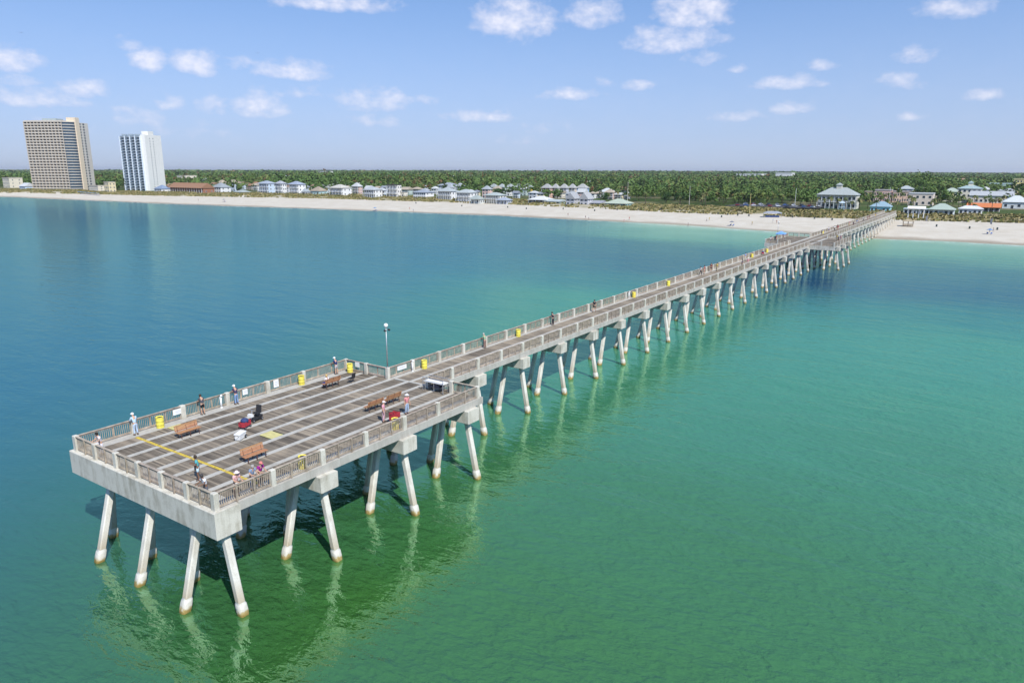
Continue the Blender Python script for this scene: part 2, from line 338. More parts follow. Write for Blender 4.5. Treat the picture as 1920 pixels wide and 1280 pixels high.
# ---- water
def water_mat():
    m = bpy.data.materials.new('gulf_water'); nt, N, L, P = nodes_of(m)
    geo = N.new('ShaderNodeNewGeometry')
    def nz(scale, det, rough=.55, rot=0, st=(1, 1, 1), dist=0):
        mp = N.new('ShaderNodeMapping'); mp.inputs['Rotation'].default_value = (0, 0, rot); mp.inputs['Scale'].default_value = st
        L.new(geo.outputs['Position'], mp.inputs['Vector'])
        n = N.new('ShaderNodeTexNoise'); n.inputs['Scale'].default_value = scale; n.inputs['Detail'].default_value = det; n.inputs['Roughness'].default_value = rough; n.inputs['Distortion'].default_value = dist
        L.new(mp.outputs[0], n.inputs['Vector']); return n.outputs['Fac']
    def M(op, a, b=None, c=None):
        n = N.new('ShaderNodeMath'); n.operation = op
        for i, s in enumerate((a, b, c)):
            if s is None: continue
            if isinstance(s, (int, float)): n.inputs[i].default_value = s
            else: L.new(s, n.inputs[i])
        return n.outputs[0]
    at = N.new('ShaderNodeAttribute'); at.attribute_name = 'offshore'       # metres from the waterline
    big = nz(.012, 4, .5, .3, (1, .5, 1)); mid = nz(.05, 4, .55, .2, (1, .6, 1))
    d = M('ADD', at.outputs['Fac'], M('ADD', M('MULTIPLY', M('SUBTRACT', big, .5), 90), M('MULTIPLY', M('SUBTRACT', mid, .5), 22)))
    rp = N.new('ShaderNodeValToRGB'); e = rp.color_ramp.elements
    stops = [(0, (.46, .49, .40)), (4, (.34, .45, .38)), (25, (.19, .34, .28)), (60, (.095, .23, .20)), (90, (.024, .095, .155)), (140, (.006, .055, .14)), (180, (.018, .14, .15)), (205, (.042, .215, .15)), (235, (.046, .215, .115)), (270, (.044, .165, .058)), (300, (.042, .142, .026)), (340, (.032, .108, .018))]
    e[0].position = 0; e[0].color = (*stops[0][1], 1); e[1].position = 1; e[1].color = (*stops[-1][1], 1)
    for p, c in stops[1:-1]: k = e.new(p/340); k.color = (*c, 1)
    L.new(M('DIVIDE', d, 340), rp.inputs['Fac'])
    at2 = N.new('ShaderNodeAttribute'); at2.attribute_name = 'grazing_blue'
    mx = N.new('ShaderNodeMix'); mx.data_type = 'RGBA'; L.new(at2.outputs['Fac'], mx.inputs['Factor']); L.new(rp.outputs[0], mx.inputs['A']); mx.inputs['B'].default_value = (.006, .075, .185, 1)
    fo = M('MULTIPLY', M('GREATER_THAN', nz(.5, 5, .65, 0, (1, .35, 1)), .50), M('LESS_THAN', M('ABSOLUTE', M('SUBTRACT', M('ADD', at.outputs['Fac'], M('MULTIPLY', mid, 12)), 9.5)), 1.3))
    fm = N.new('ShaderNodeMix'); fm.data_type = 'RGBA'; L.new(M('MULTIPLY', fo, .8), fm.inputs['Factor']); L.new(mx.outputs['Result'], fm.inputs['A']); fm.inputs['B'].default_value = (.70, .72, .70, 1); mx = fm      # broken surf
    # waves: crests lie across the line of sight, wind chop on top
    w1 = nz(.20, 3, .55, -.55, (1, .32, 1), .4); w2 = nz(.55, 3, .55, -.75, (1, .45, 1), .5); w3 = nz(2.0, 3, .6, -.4, (1, .6, 1), .3)
    h = M('ADD', M('MULTIPLY', w1, .17), M('ADD', M('MULTIPLY', w2, .10), M('MULTIPLY', w3, .04)))
    b = N.new('ShaderNodeBump'); b.inputs['Strength'].default_value = 1; b.inputs['Distance'].default_value = 1.0
    L.new(h, b.inputs['Height'])
    # light scattered back out of the water + mirror of the sky; a choppy sea never mirrors more than about a third
    N.remove(P); df = N.new('ShaderNodeBsdfDiffuse'); gl = N.new('ShaderNodeBsdfGlossy'); gl.inputs['Roughness'].default_value = .03; gl.inputs['Color'].default_value = (.60, .92, .60, 1)
    L.new(mx.outputs['Result'], df.inputs['Color']); L.new(b.outputs[0], gl.inputs['Normal'])
    b2 = N.new('ShaderNodeBump'); b2.inputs['Strength'].default_value = 1; b2.inputs['Distance'].default_value = 1.0      # sun focused and spread by the chop
    L.new(M('ADD', M('MULTIPLY', w1, .35), M('ADD', M('MULTIPLY', w2, .60), M('MULTIPLY', w3, .32))), b2.inputs['Height']); L.new(b2.outputs[0], df.inputs['Normal'])
    fr = N.new('ShaderNodeFresnel'); fr.inputs['IOR'].default_value = 1.333; L.new(b.outputs[0], fr.inputs['Normal'])
    ms = N.new('ShaderNodeMixShader'); L.new(M('MINIMUM', M('ADD', M('MULTIPLY', fr.outputs[0], 1.25), .23), .42), ms.inputs[0]); L.new(df.outputs[0], ms.inputs[1]); L.new(gl.outputs[0], ms.inputs[2])
    L.new(ms.outputs[0], N['Material Output'].inputs['Surface'])
    return m
us = np.concatenate([np.array([-30000, -8000, -2000, -600, -200.]), np.arange(-100, 360, 10.), [380.]])
vs = np.concatenate([np.array([-30000, -8000, -2000, -700, -300.]), np.arange(-200, 900, 12.), np.array([1000, 1300, 2000, 5000, 12000, 30000.])])
wm, wco = grid_mesh('water', us, vs, lambda a, b: a*0, water_mat())
point_attr(wm, 'offshore', shore(wco[:, 1])-wco[:, 0])
point_attr(wm, 'grazing_blue', .9*smooth(-15, 62, wco[:, 1]-.35*wco[:, 0]))  # bluer leftwards: sky reflection at grazing angles, partly put into the water colour
tag(link('water', wm), kind='structure')

# ================================================================== the pier
T_L, T_W, ZR, ZD = 26.05, 16.67, 8.12, 7.0
VR, VL, S, U1 = 5.77, 10.87, 8.35, 33.865
NB = 42; U_END = U1+(NB-1)*S
CAP_Z0, CAP_Z1, GZ0 = 5.25, 6.42, 6.42
PU0, PU1, PV0, PV1 = U1+18.25*S, U1+21.25*S, -0.7, 17.4      # mid-pier platform
pier = empty('fishing_pier', (0, 0, 0))
tag(pier, 'long concrete fishing pier with wooden railings and wide end platform standing in the sea', 'pier')
def part(mb, name, m, smooth=False, kind=None):
    o = mb.build(name, m, pier, smooth=smooth)
    if kind: o['kind'] = kind
    return o
# --- caps
def beam(name, u0, u1, v0, v1, z0, z1, m=None, bev=.04):
    mb = MB(); b = bev
    # chamfered along all long edges
    for (a0, a1, c0, c1, e0, e1) in ((u0, u1, v0, v1, z0, z1),):
        pro = [(a0+b, e0), (a1-b, e0), (a1, e0+b), (a1, e1-b), (a1-b, e1), (a0+b, e1), (a0, e1-b), (a0, e0+b)]
        vsx = [(x, c0, z) for x, z in pro]+[(x, c1, z) for x, z in pro]
        fs = [tuple(range(8)), tuple(range(15, 7, -1))]+[(k, k+8, (k+1) % 8+8, (k+1) % 8) for k in range(8)]
        mb.add(vsx, fs)
    return part(mb, name, m or CONC)
T_BENTS = [0.55, 8.25, 16.5, 24.75]
beam('front_beam', -.36, 1.4, -.42, T_W+.42, CAP_Z0, 6.985)
for u in T_BENTS[1:]: beam('pile_cap', u-.78, u+.78, -.62, T_W+.62, CAP_Z0, CAP_Z1)
P_BENTS = [U1+k*S for k in range(NB)]
def in_plat(u): return PU0-1 < u < PU1+1
for u in P_BENTS:
    if in_plat(u): beam('pile_cap', u-.72, u+.72, PV0-.5, PV1+.5, CAP_Z0, CAP_Z1)
    else: beam('pile_cap', u-.72, u+.72, VR-.62, VL+.62, CAP_Z0, CAP_Z1)
# --- piles: chamfered square shafts, barnacle ring at the waterline
def barnacle_mat():
    m = bpy.data.materials.new('barnacles_and_algae'); nt, N, L, P = nodes_of(m); P.inputs['Roughness'].default_value = .9
    geo = N.new('ShaderNodeNewGeometry'); sp = N.new('ShaderNodeSeparateXYZ'); L.new(geo.outputs['Position'], sp.inputs[0])
    n = N.new('ShaderNodeTexNoise'); n.inputs['Scale'].default_value = 3.5; n.inputs['Detail'].default_value = 6; L.new(geo.outputs['Position'], n.inputs['Vector'])
    a = N.new('ShaderNodeMath'); a.operation = 'MULTIPLY_ADD'; a.inputs[1].default_value = .7; L.new(n.outputs['Fac'], a.inputs[0]); L.new(sp.outputs['Z'], a.inputs[2])
    rp = N.new('ShaderNodeValToRGB'); e = rp.color_ramp.elements; e[0].position = .1; e[0].color = (.10, .085, .02, 1); e[1].position = .92; e[1].color = (.62, .60, .54, 1)
    for p, c in ((.28, (.25, .17, .04)), (.44, (.38, .29, .12)), (.55, (.56, .53, .45))): k = e.new(p); k.color = (*c, 1)
    mr = N.new('ShaderNodeMapRange'); mr.inputs['From Min'].default_value = 0; mr.inputs['From Max'].default_value = 1.35; L.new(a.outputs[0], mr.inputs['Value'])
    L.new(mr.outputs[0], rp.inputs['Fac']); L.new(rp.outputs[0], P.inputs['Base Color'])
    b = N.new('ShaderNodeBump'); b.inputs['Distance'].default_value = .06; L.new(n.outputs['Fac'], b.inputs['Height']); L.new(b.outputs[0], P.inputs['Normal'])
    return m
BARN = barnacle_mat()
def oct_ring(h, ch):
    return [(h, -h+ch), (h, h-ch), (h-ch, h), (-h+ch, h), (-h, h-ch), (-h, -h+ch), (-h+ch, -h), (h-ch, -h)]
_pile_mesh = {}
def pile(top, bot, ground=None):
    """battered pile from the cap soffit down into the sea bed (or the sand); leaning shafts share mesh data"""
    top = Vector(top); bot = Vector(bot); d = (bot-top)/(top.z-bot.z)
    key = (round(d.x, 3), round(d.y, 3))
    if key not in _pile_mesh:
        h, ch = .23, .065; zt, zb = .0, -(CAP_Z0+4.5); mb = MB(); rg = oct_ring(h, ch); vs_ = []
        for z in (zt, zb):
            for x, y in rg: vs_.append((x+d.x*-z, y+d.y*-z, z))
        fs = [(k, k+8, (k+1) % 8+8, (k+1) % 8) for k in range(8)]; mb.add(vs_, [tuple(f[::-1]) for f in fs])
        mb2 = MB(); vs2 = []; nz_ = 9; rr = random.Random(3)
        for i in range(nz_):
            z = -(CAP_Z0-.95)-i*(1.9/(nz_-1)); t = i/(nz_-1); g = -.03 if i == 0 else .012+.05*math.sin(math.pi*min(1, t*1.2+.1))
            for x, y in oct_ring(h+g+rr.uniform(-.008, .012), ch+.02): vs2.append((x+d.x*-z+rr.uniform(-.012, .012), y+d.y*-z+rr.uniform(-.012, .012), z))
        fs2 = []
        for i in range(nz_-1):
            for k in range(8): fs2.append((i*8+(k+1) % 8, i*8+k, (i+1)*8+k, (i+1)*8+(k+1) % 8)[::-1])
        fs2.append(tuple(range(8))); mb2.add(vs2, fs2)
        _pile_mesh[key] = (mb.mesh('pile', CONC_PILE), mb2.mesh('barnacle_ring', BARN, True))
    o = link('pile', _pile_mesh[key][0], pier, top)
    if float(terrain_z(bot.x, bot.y)) < .3: link('barnacle_ring', _pile_mesh[key][1], o)
    return o
ZT = CAP_Z0+.01
for u in T_BENTS:
    pile((u, .15, ZT), (u, -.95, 0))
    for v in (2.75, 7.95, 13.15):
        pile((u-.1, v, ZT), (u-1.85, v-.45, 0)); pile((u+.25, v+.95, ZT), (u+.5, v+2.25, 0))
for u in P_BENTS:
    if in_plat(u):
        pile((u, PV0+.4, ZT), (u, PV0-.6, 0)); pile((u, PV1-.4, ZT), (u, PV1+.6, 0)); pile((u-.1, 2.4, ZT), (u-1.85, 2.2, 0)); pile((u-.1, 14.3, ZT), (u-1.85, 14.0, 0))
    pile((u, 5.9, ZT), (u, 4.95, 0)); pile((u-.1, 7.95, ZT), (u-2.1, 7.65, 0)); pile((u, 9.1, ZT), (u+.05, 10.25, 0))
# --- longitudinal girders under the deck and their concrete strips in the walking surface
def girders(u0, u1, vlist, edges, seg):
    n = max(1, round((u1-u0)/seg)); st = (u1-u0)/n
    for i in range(n):
        a, b = u0+i*st+.012, u0+(i+1)*st-.012
        for v in vlist:
            mb = MB(); mb.box(a, b, v-.22, v+.22, GZ0+.005, ZD-.002); part(mb, 'deck_girder', CONC_DECK)
        for (v0, v1) in edges:
            mb = MB(); mb.box(a, b, v0, v1, GZ0+.005, ZD); part(mb, 'edge_girder', CONC_DECK)
STR_T = [2.75, 4.7, 6.65, 8.6, 10.5, 12.45, 14.4]
girders(1.42, T_L+.3, STR_T, ((-.22, .95), (T_W-.95, T_W+.22)), 8.25)
mb = MB(); mb.box(.02, 1.40, -.2, T_W+.2, 6.99, 7.0); part(mb, 'front_curb', CONC_DECK)
mb = MB(); mb.box(T_L+.315, T_L+.62, -.22, T_W+.22, GZ0, ZD+.001); part(mb, 'back_curb', CONC_DECK)
for (a, b) in ((T_L+.63, PU0), (PU0+.02, PU1), (PU1+.02, U_END+2)):
    girders(a, b, [8.4], ((VR-.22, VR+.62), (VL-.62, VL+.22)), S)
# --- deck boards across the girders: real boards, joined (each only a few pixels wide)
def boards(name, runs, w=.142, gap=.012, z=ZD-.012, base=.5, spread=.22):
    vs_, fs_, tn = [], [], []
    for (u0, u1, v0, v1) in runs:
        n = int((u1-u0)/(w+gap)); patch = random.uniform(-.1, .1)
        for i in range(n):
            if i % 13 == 0: patch = random.uniform(-.12, .12)
            a = u0+i*(w+gap); h = random.uniform(-.006, .004); e = random.uniform(0, .015); b = len(vs_)
            vs_ += [(a, v0+e, z-.05), (a+w, v0+e, z-.05), (a+w, v1-e, z-.05), (a, v1-e, z-.05), (a, v0+e, z+h), (a+w, v0+e, z+h), (a+w, v1-e, z+h), (a, v1-e, z+h)]
            fs_ += [(b+4, b+5, b+6, b+7), (b, b+1, b+5, b+4), (b+1, b+2, b+6, b+5), (b+2, b+3, b+7, b+6), (b+3, b, b+4, b+7)]
            t = base+patch+random.gauss(0, spread*.6); tn += [t]*5
    me = np_mesh(name, np.array(vs_), np.array(fs_), WOOD_DECK, smooth=False); face_attr(me, 'tone', tn)
    o = link(name, me, pier); o['kind'] = 'stuff'; return o
edgesv = [.95]+[x for s in STR_T for x in (s-.22, s+.22)]+[T_W-.95]
holes = [(6.35, 7.45, 7), (9.45, 10.65, 3)]       # renewed patches (u0,u1,column)
runs = []
for k in range(8):
    v0, v1 = edgesv[2*k]+.006, edgesv[2*k+1]-.006; cuts = [(1.42, T_L+.3)]
    for (h0, h1, kk) in ((6.3, 7.4, 7), (7.42, 8.5, -1), (9.4, 10.62, 3)):
        if kk == k: cuts = [(1.42, h0), (h1, T_L+.3)]
    runs += [(a, b, v0, v1) for a, b in cuts]
boards('deck_boards', runs, base=.55)
runs = []
for (a, b) in ((T_L+.63, PU0), (PU0+.02, PU1), (PU1+.02, U_END+2)): runs += [(a, b, VR+.626, 8.174), (a, b, 8.626, VL-.626)]
boards('deck_boards', runs, base=.66, spread=.2)
def patch(u0, u1, k, m):
    v0, v1 = edgesv[2*k]+.01, edgesv[2*k+1]-.01; mb = MB(); n = int((u1-u0)/.154)
    for i in range(n): a = u0+i*.154; mb.box(a, a+.142, v0, v1, ZD-.06, ZD-.008)
    part(mb, 'board_patch', m)['kind'] = 'stuff'
patch(6.3, 7.4, 7, WOOD_NEW); patch(9.4, 10.62, 3, WOOD_NEW)
# yellow line painted across the platform
mb = MB()
for k in range(8): mb.box(3.68, 3.92, edgesv[2*k]+.03, edgesv[2*k+1]-.03, ZD-.007, ZD-.001)
for s in STR_T: mb.box(3.68, 3.92, s-.2, s+.2, ZD+.002, ZD+.004)
part(mb, 'painted_line', YELLOW_LINE)
# mid-pier platform: wings either side of the walkway
mb = MB(); mb.box(PU0, PU1, PV0, VR-.25, GZ0+.02, ZD-.09); part(mb, 'platform_slab', CONC_DECK)
mb = MB(); mb.box(PU0, PU1, VL+.25, PV1, GZ0+.02, ZD-.09); part(mb, 'platform_slab', CONC_DECK)
boards('deck_boards', [(PU0+.02, PU1-.02, a_, b_) for a_, b_ in ((PV0+.1, 2.4), (2.5, VR-.3), (VL+.3, 14.1), (14.2, PV1-.1))], base=.55, spread=.2)
for (v0, v1) in ((PV0-.25, VR-.26), (VL+.26, PV1+.25)):
    mb = MB(); mb.box(PU0-.4, PU0-.01, v0, v1, 5.9, ZD+.02); part(mb, 'platform_edge_beam', CONC)
    mb = MB(); mb.box(PU1+.01, PU1+.4, v0, v1, 5.9, ZD+.02); part(mb, 'platform_edge_beam', CONC)
# --- railings
def post_mesh(z0, w=.175, t=.155):
    mb = MB(); b = .03
    mb.box(-w, w, -t, t, z0-ZD, ZR-ZD-.05)
    mb.add([(-w+b, -t+b, ZR-ZD), (w-b, -t+b, ZR-ZD), (w-b, t-b, ZR-ZD), (-w+b, t-b, ZR-ZD), (-w, -t, ZR-ZD-.049), (w, -t, ZR-ZD-.049), (w, t, ZR-ZD-.049), (-w, t, ZR-ZD-.049)],
           [(0, 1, 2, 3), (4, 5, 1, 0), (5, 6, 2, 1), (6, 7, 3, 2), (7, 4, 0, 3)])
    return mb.mesh('rail_post', CONC)
POST_MID = post_mesh(GZ0-.05); POST_CAP = post_mesh(CAP_Z1+.002, .2, .165); POST_FRONT = post_mesh(5.9, .175, .165)
def post(u, v, me=None, rz=0): return link('rail_post', me or POST_MID, pier, (u, v, ZD), rz)
_pan = {}
def panel(p0, p1, sub=3, out=-1):
    """one bay of wooden railing between two concrete posts: cap board, rails, balusters, bolted stiles. out=+1/-1: which side faces the sea"""
    p0 = Vector((p0[0], p0[1], 0)); p1 = Vector((p1[0], p1[1], 0)); ln = round((p1-p0).length-.36, 2); key = (ln, sub, out)
    if key not in _pan:
        mb = MB(); mb.box(0, ln, -.09, .09, 1.045, 1.085); mb.box(0, ln, -.02, .02, .93, 1.04); mb.box(0, ln, -.02, .02, .10, .20); mb.box(0, ln, -.03, .03, .055, .10)
        n = max(2, int(ln/.145))
        for i in range(n):
            x = (i+.5)*ln/n; mb.box(x-.018, x+.018, out*.021-.017 if out > 0 else -.038, .038 if out > 0 else -.021+.017, .12, 1.02)
        for i in range(1, sub):
            x = i*ln/sub; y0, y1 = (.042, .13) if out > 0 else (-.13, -.042)
            mb.box(x-.05, x+.05, y0, y1, -.42, 1.04)
        _pan[key] = mb.mesh('rail_panel', WOOD_RAIL)
    ang = math.atan2(p1.y-p0.y, p1.x-p0.x); d = (p1-p0).normalized()
    return link('rail_panel', _pan[key], pier, (p0.x+d.x*.18, p0.y+d.y*.18, ZD), ang)
# platform at the pier end
fv = [i*T_W/6 for i in range(7)]
for i, v in enumerate(fv): post(0 if 0 < i < 6 else .02, v, POST_FRONT, math.pi/2)
for a, b in zip(fv, fv[1:]): panel((0, b), (0, a), 2, -1)
side_u = [0.02, 4.15, 8.25, 12.4, 16.5, 20.65, 24.0, T_L]
side_u = [0.02, 4.15, 8.25, 12.38, 16.5, 20.63, 24.75, T_L+.05]
for v, out in ((0, -1), (T_W, 1)):
    us_ = [0.02, 4.15, 8.25, 12.38, 16.5, 20.63, T_L+.05] if v else [0.02, 4.15, 8.25, 12.38, 16.5, 20.63, T_L+.05]
    for i, u in enumerate(us_):
        if i: post(u, v, POST_CAP if i in (2, 4) else POST_MID)
    for a, b in zip(us_, us_[1:]): panel((a, v), (b, v), 3, out)
bk = T_L+.05
for (a, b) in ((T_W, 13.77), (13.77, VL), (VR, 2.9), (2.9, 0)): panel((bk, a), (bk, b), 2, 1)
for v in (13.77, VL, VR, 2.9): post(bk, v, POST_MID, math.pi/2)
# walkway
def run_rail(u0, u1, v, out, first_post=False):
    k0 = math.ceil((u0-U1)/(S/2)-1e-6); us_ = [u0]+[U1+k*S/2 for k in range(k0, 200) if u0+1.2 < U1+k*S/2 < u1-1.0]+[u1]
    for i, u in enumerate(us_):
        if i == 0 and not first_post: continue
        k = (u-U1)/S; post(u, v, POST_CAP if abs(k-round(k)) < .02 else POST_MID)
    for a, b in zip(us_, us_[1:]): panel((a, v), (b, v), 3, out)
for v, out in ((VR, -1), (VL, 1)):
    run_rail(bk, PU0-.2, v, out); run_rail(PU1+.2, U_END+1.5, v, out, True)
for (v0, v1, out) in ((VR, PV0, -1), (VL, PV1, 1)):
    m_ = (v0+v1)/2
    for uu in (PU0-.2, PU1+.2):
        post(uu, v1, None, math.pi/2); post(uu, m_, None, math.pi/2)
        o_ = 1 if (uu > PU0+1) == (out < 0) else -1
        panel((uu, v0), (uu, m_), 2, o_); panel((uu, m_), (uu, v1), 2, o_)
    q = [PU0-.2+(PU1-PU0+.4)*i/6 for i in range(7)]
    for u in q[1:-1]: post(u, v1)
    for a, b in zip(q, q[1:]): panel((a, v1), (b, v1), 3, out)
# ================================================================== things on the pier
STEEL = mat('galvanised_steel', (.45, .46, .47), .45, .1, 6, metal=.6)
DARKM = mat('black_rubber', (.025, .025, .028), .7, .15, 6)
WHITE = mat('white_plastic', (.78, .78, .76), .5, .05, 2)
YEL = mat('yellow_drum_paint', (.78, .66, .10), .5, .12, 4, rnd=.1)
BENCHW = mat('bench_slats', (.42, .215, .105), .6, .18, 4, stretch=(1, 8, 8), rnd=.12)
BENCHF = mat('bench_iron', (.10, .045, .03), .6, .2, 5)
def bin_drum(u, v, label, z=ZD):
    r = empty('trash_drum', (u, v, z)); tag(r, label, 'trash can', 'yellow trash drums along the pier')
    mb = MB(); pr = [(.285, 0), (.295, .015), (.29, .04)]
    for zz in (.30, .58): pr += [(.29, zz-.02), (.305, zz), (.29, zz+.02)]
    pr += [(.29, .84), (.30, .87), (.295, .885), (.275, .885), (.27, .80), (.01, .80)]
    mb.lathe(pr, 20).build('drum', YEL, r, smooth=True)
    mb = MB(); mb.lathe([(.26, .802), (.2, .84), (.09, .86), (.01, .85)], 12).build('liner_bag', DARKM, r, smooth=True)
    return r
drums = [(6.0, 16.15, 'yellow trash drum at the platform rail beside the fresh pine board patch'), (20.0, 16.2, 'yellow trash drum at the platform rail near a white notice'),
 (25.6, 15.6, 'yellow trash drum tucked into the back corner of the end platform'), (30.9, 10.35, 'yellow trash drum on the walkway just past the lamp post'),
 (48.4, 10.4, 'yellow trash drum at the walkway rail between two anglers'), (82, 10.4, 'yellow trash drum alone at the walkway rail halfway along'),
 (96.5, 10.4, 'yellow trash drum at the walkway rail with a white pipe beside it'), (7.1, .62, 'yellow trash drum behind the balusters near the purple shirted angler'),
 (16.2, .62, 'yellow trash drum behind balusters next to the red beach cart'), (148, 10.4, 'yellow trash drum on the walkway before the wide mid platform'), (161, 10.4, 'yellow trash drum beside a parked cart near the mid platform'), (228, 10.4, 'yellow trash drum on the walkway after the mid platform')]
for d in drums: bin_drum(*d)
def bench(u, v, rz, label):
    r = empty('bench', (u, v, ZD), rz); tag(r, label, 'bench', 'wooden benches on the end platform')
    for i in range(3): MB().box(-.93, .93, -.02+i*.155, .115+i*.155, .43, .465).build('seat_slat', BENCHW, r)
    rot = Matrix.Rotation(R_(14), 3, 'X')
    for i in range(3):
        mb = MB(); mb.cbox((0, -.10-.035*i, .57+.15*i), (.93, .018, .066), rot); mb.build('back_slat', BENCHW, r)
    for x in (-.72, 0, .72):
        mb = MB(); mb.box(x-.03, x+.03, -.03, .42, .38, .428); mb.tube([(x, .40, .40), (x, .44, 0)], .03, 6); mb.tube([(x, .0, .40), (x, -.10, 0)], .03, 6)
        mb.tube([(x, -.05, .40), (x, -.20, .95)], .026, 6); mb.build('bench_frame', BENCHF, r)
    return r
bench(6.25, 12.85, math.pi, 'brown slatted bench near the yellow line on the plank deck')
bench(6.2, 4.75, math.pi, 'brown slatted bench beside the purple shirted angler')
bench(18.6, 5.2, 0, 'orange brown bench with its back to the pink shirted woman, nearer the yellow line')
bench(20.75, 5.15, 0, 'orange brown bench beside the fish cleaning table end of the bench pair')
bench(21.1, 13.2, 0, 'brown slatted bench with a person in a white shirt sitting on it')
# lamp post on the inner corner of the platform
lp = empty('lamp_post', (T_L+.05, VL, ZR)); tag(lp, 'slim grey lamp post with floodlights rising from the platform corner', 'lamp post')
mb = MB(); mb.tube([(0, 0, 0), (0, 0, 4.0)], [.07, .045], 10); mb.lathe([(.13, 0), (.13, .04), (.08, .06)], 10); mb.build('pole', STEEL, lp, smooth=True)
mb = MB(); mb.tube([(-.28, -.05, 3.75), (.28, .05, 3.75)], .025, 6); mb.build('cross_arm', STEEL, lp)
for x, t in ((-.27, 1), (.27, -1)):
    mb = MB(); mb.cbox((x, -.12, 3.72), (.08, .10, .06), Matrix.Rotation(R_(25), 3, 'X')); mb.build('floodlight', DARKM, lp)
mb = MB(); mb.lathe([(.03, 3.95), (.14, 4.02), (.2, 4.14), (.2, 4.24), (.14, 4.34), (.03, 4.38)], 14); mb.build('lamp_globe', WHITE, lp, smooth=True)
lp2 = copy_tree(lp); lp2.location = (PU0+12, PV1-.1, ZR-.1); lp2['label'] = 'lamp post on the seaward rail of the mid pier platform'
lp3 = copy_tree(lp); lp3.location = (U_END-22, VR-.1, ZR-.05); lp3['label'] = 'pale lamp post rising near the landward end of the pier'
# fish cleaning station
ft = empty('fish_cleaning_table', (26.2-.55, 4.35, ZD)); tag(ft, 'fish cleaning table with a white top and pipe frame beside the platform rail', 'table')
mb = MB(); mb.box(-.42, .42, -1.15, 1.15, .86, .92); mb.box(-.42, -.38, -1.15, 1.15, .92, .98); mb.build('table_top', WHITE, ft)
for x in (-.36, .36):
    for y in (-1.05, 0, 1.05): MB().tube([(x, y, 0), (x, y, .86)], .03, 6).build('leg', STEEL, ft)
mb = MB(); mb.box(-.38, .38, -.7, .7, .45, .50); mb.box(-.36, .36, -.55, .0, .5, .8); mb.build('under_table_shade', mat('navy_shade', (.02, .025, .05), .5), ft)  # dark navy boxes stand in for the shade under the table
mb = MB()
for y in (-1.2, 1.2): mb.tube([(-.5, y, 0), (-.5, y, 1.25), (.45, y, 1.25), (.45, y, 0)], .028, 6)
mb.tube([(-.5, -1.2, 1.25), (-.5, 1.2, 1.25)], .028, 6); mb.tube([(.45, -1.2, 1.25), (.45, 1.2, 1.25)], .028, 6); mb.build('pipe_frame', STEEL, ft)
# notices and pipes on the rails
def notice(u, v, rz, w, h, label, z=.55):
    r = empty('notice_board', (u, v, ZD), rz); tag(r, label, 'sign', 'white notices on the pier rails')
    MB().box(-w/2, w/2, -.012, .012, z, z+h).build('board', WHITE, r)
    mb = MB()
    for i in range(3): mb.box(-w*.38, w*.36-.05*i, .0125, .0145, z+h*(.25+.22*i), z+h*(.31+.22*i))
    mb.build('faded_print', mat('faded_grey_print', (.42, .45, .52), .7), r)
    return r
notice(7.75, T_W-.12, math.pi, .75, .45, 'white notice on the rail left of the grey shirted angler', .5)
notice(17.4, T_W-.12, math.pi, .55, .7, 'tall white notice on the rail beside a yellow drum', .35)
notice(14.1, T_W-.12, math.pi, .5, .5, 'small white notice on the rail past the dark shirted angler', .5)
notice(T_L-.08, 14.9, -math.pi/2, .6, .5, 'white notice on the back rail by the corner drum', .55)
notice(28.0, VL-.12, math.pi, 1.3, .42, 'long white notice on the walkway rail beside the lamp post', .5)
def pvc(u, v, label):
    r = empty('pipe_bin', (u, v, ZD)); tag(r, label, 'pipe', 'white line recycling pipes')
    mb = MB(); mb.tube([(0, 0, .02), (0, 0, 1.0)], .085, 12); mb.tube([(0, 0, 1.0), (.0, -.16, 1.14)], .085, 12); mb.build('pipe', WHITE, r, smooth=True)
    MB().lathe([(.1, .0), (.1, .09), (.09, .1)], 12).build('end_cap', WHITE, r)
    return r
pvc(11.6, T_W-.25, 'white recycling pipe on the rail between the grey and the dark shirted anglers'); pvc(29.4, VL-.25, 'white recycling pipe at the walkway rail past the long notice'); pvc(80.6, VL-.25, 'white recycling pipe beside the halfway drum on the walkway')

# carts left on the platform
RED = mat('red_fabric', (.42, .035, .05), .7, .15, 4)
def wheel(r, w, x, y, z, root, name='wheel'):
    mb = MB(); mb.tube([(x, y-w/2, z), (x, y+w/2, z)], r, 14); mb.mi = 1; mb.tube([(x, y-w/2-.01, z), (x, y+w/2+.01, z)], r*.5, 10); return mb.build(name, [DARKM, STEEL], root)
wg = empty('wagon', (9.7, 10.55, ZD), R_(20)); tag(wg, 'red folding wagon loaded with a blue bundle beside the black mobility scooter', 'wagon')
mb = MB(); mb.box(-.45, .45, -.26, .26, .2, .24); mb.box(-.45, -.42, -.26, .26, .24, .58); mb.box(.42, .45, -.26, .26, .24, .58); mb.box(-.42, .42, -.26, -.235, .24, .56); mb.box(-.42, .42, .235, .26, .24, .56); mb.build('tub', RED, wg)
for x in (-.34, .34):
    for y in (-.27, .27): wheel(.11, .05, x, y, .11, wg)
MB().tube([(-.45, 0, .3), (-.78, 0, .72), (-.8, .1, .74), (-.8, -.1, .74)], .016, 6).build('handle', DARKM, wg)
mb = MB(); mb.lathe([(.1, .4), (.3, .5), (.32, .66), (.2, .78), (.03, .8)], 10); mb.build('bundle', mat('navy_cloth', (.03, .05, .14), .8), wg, smooth=True)
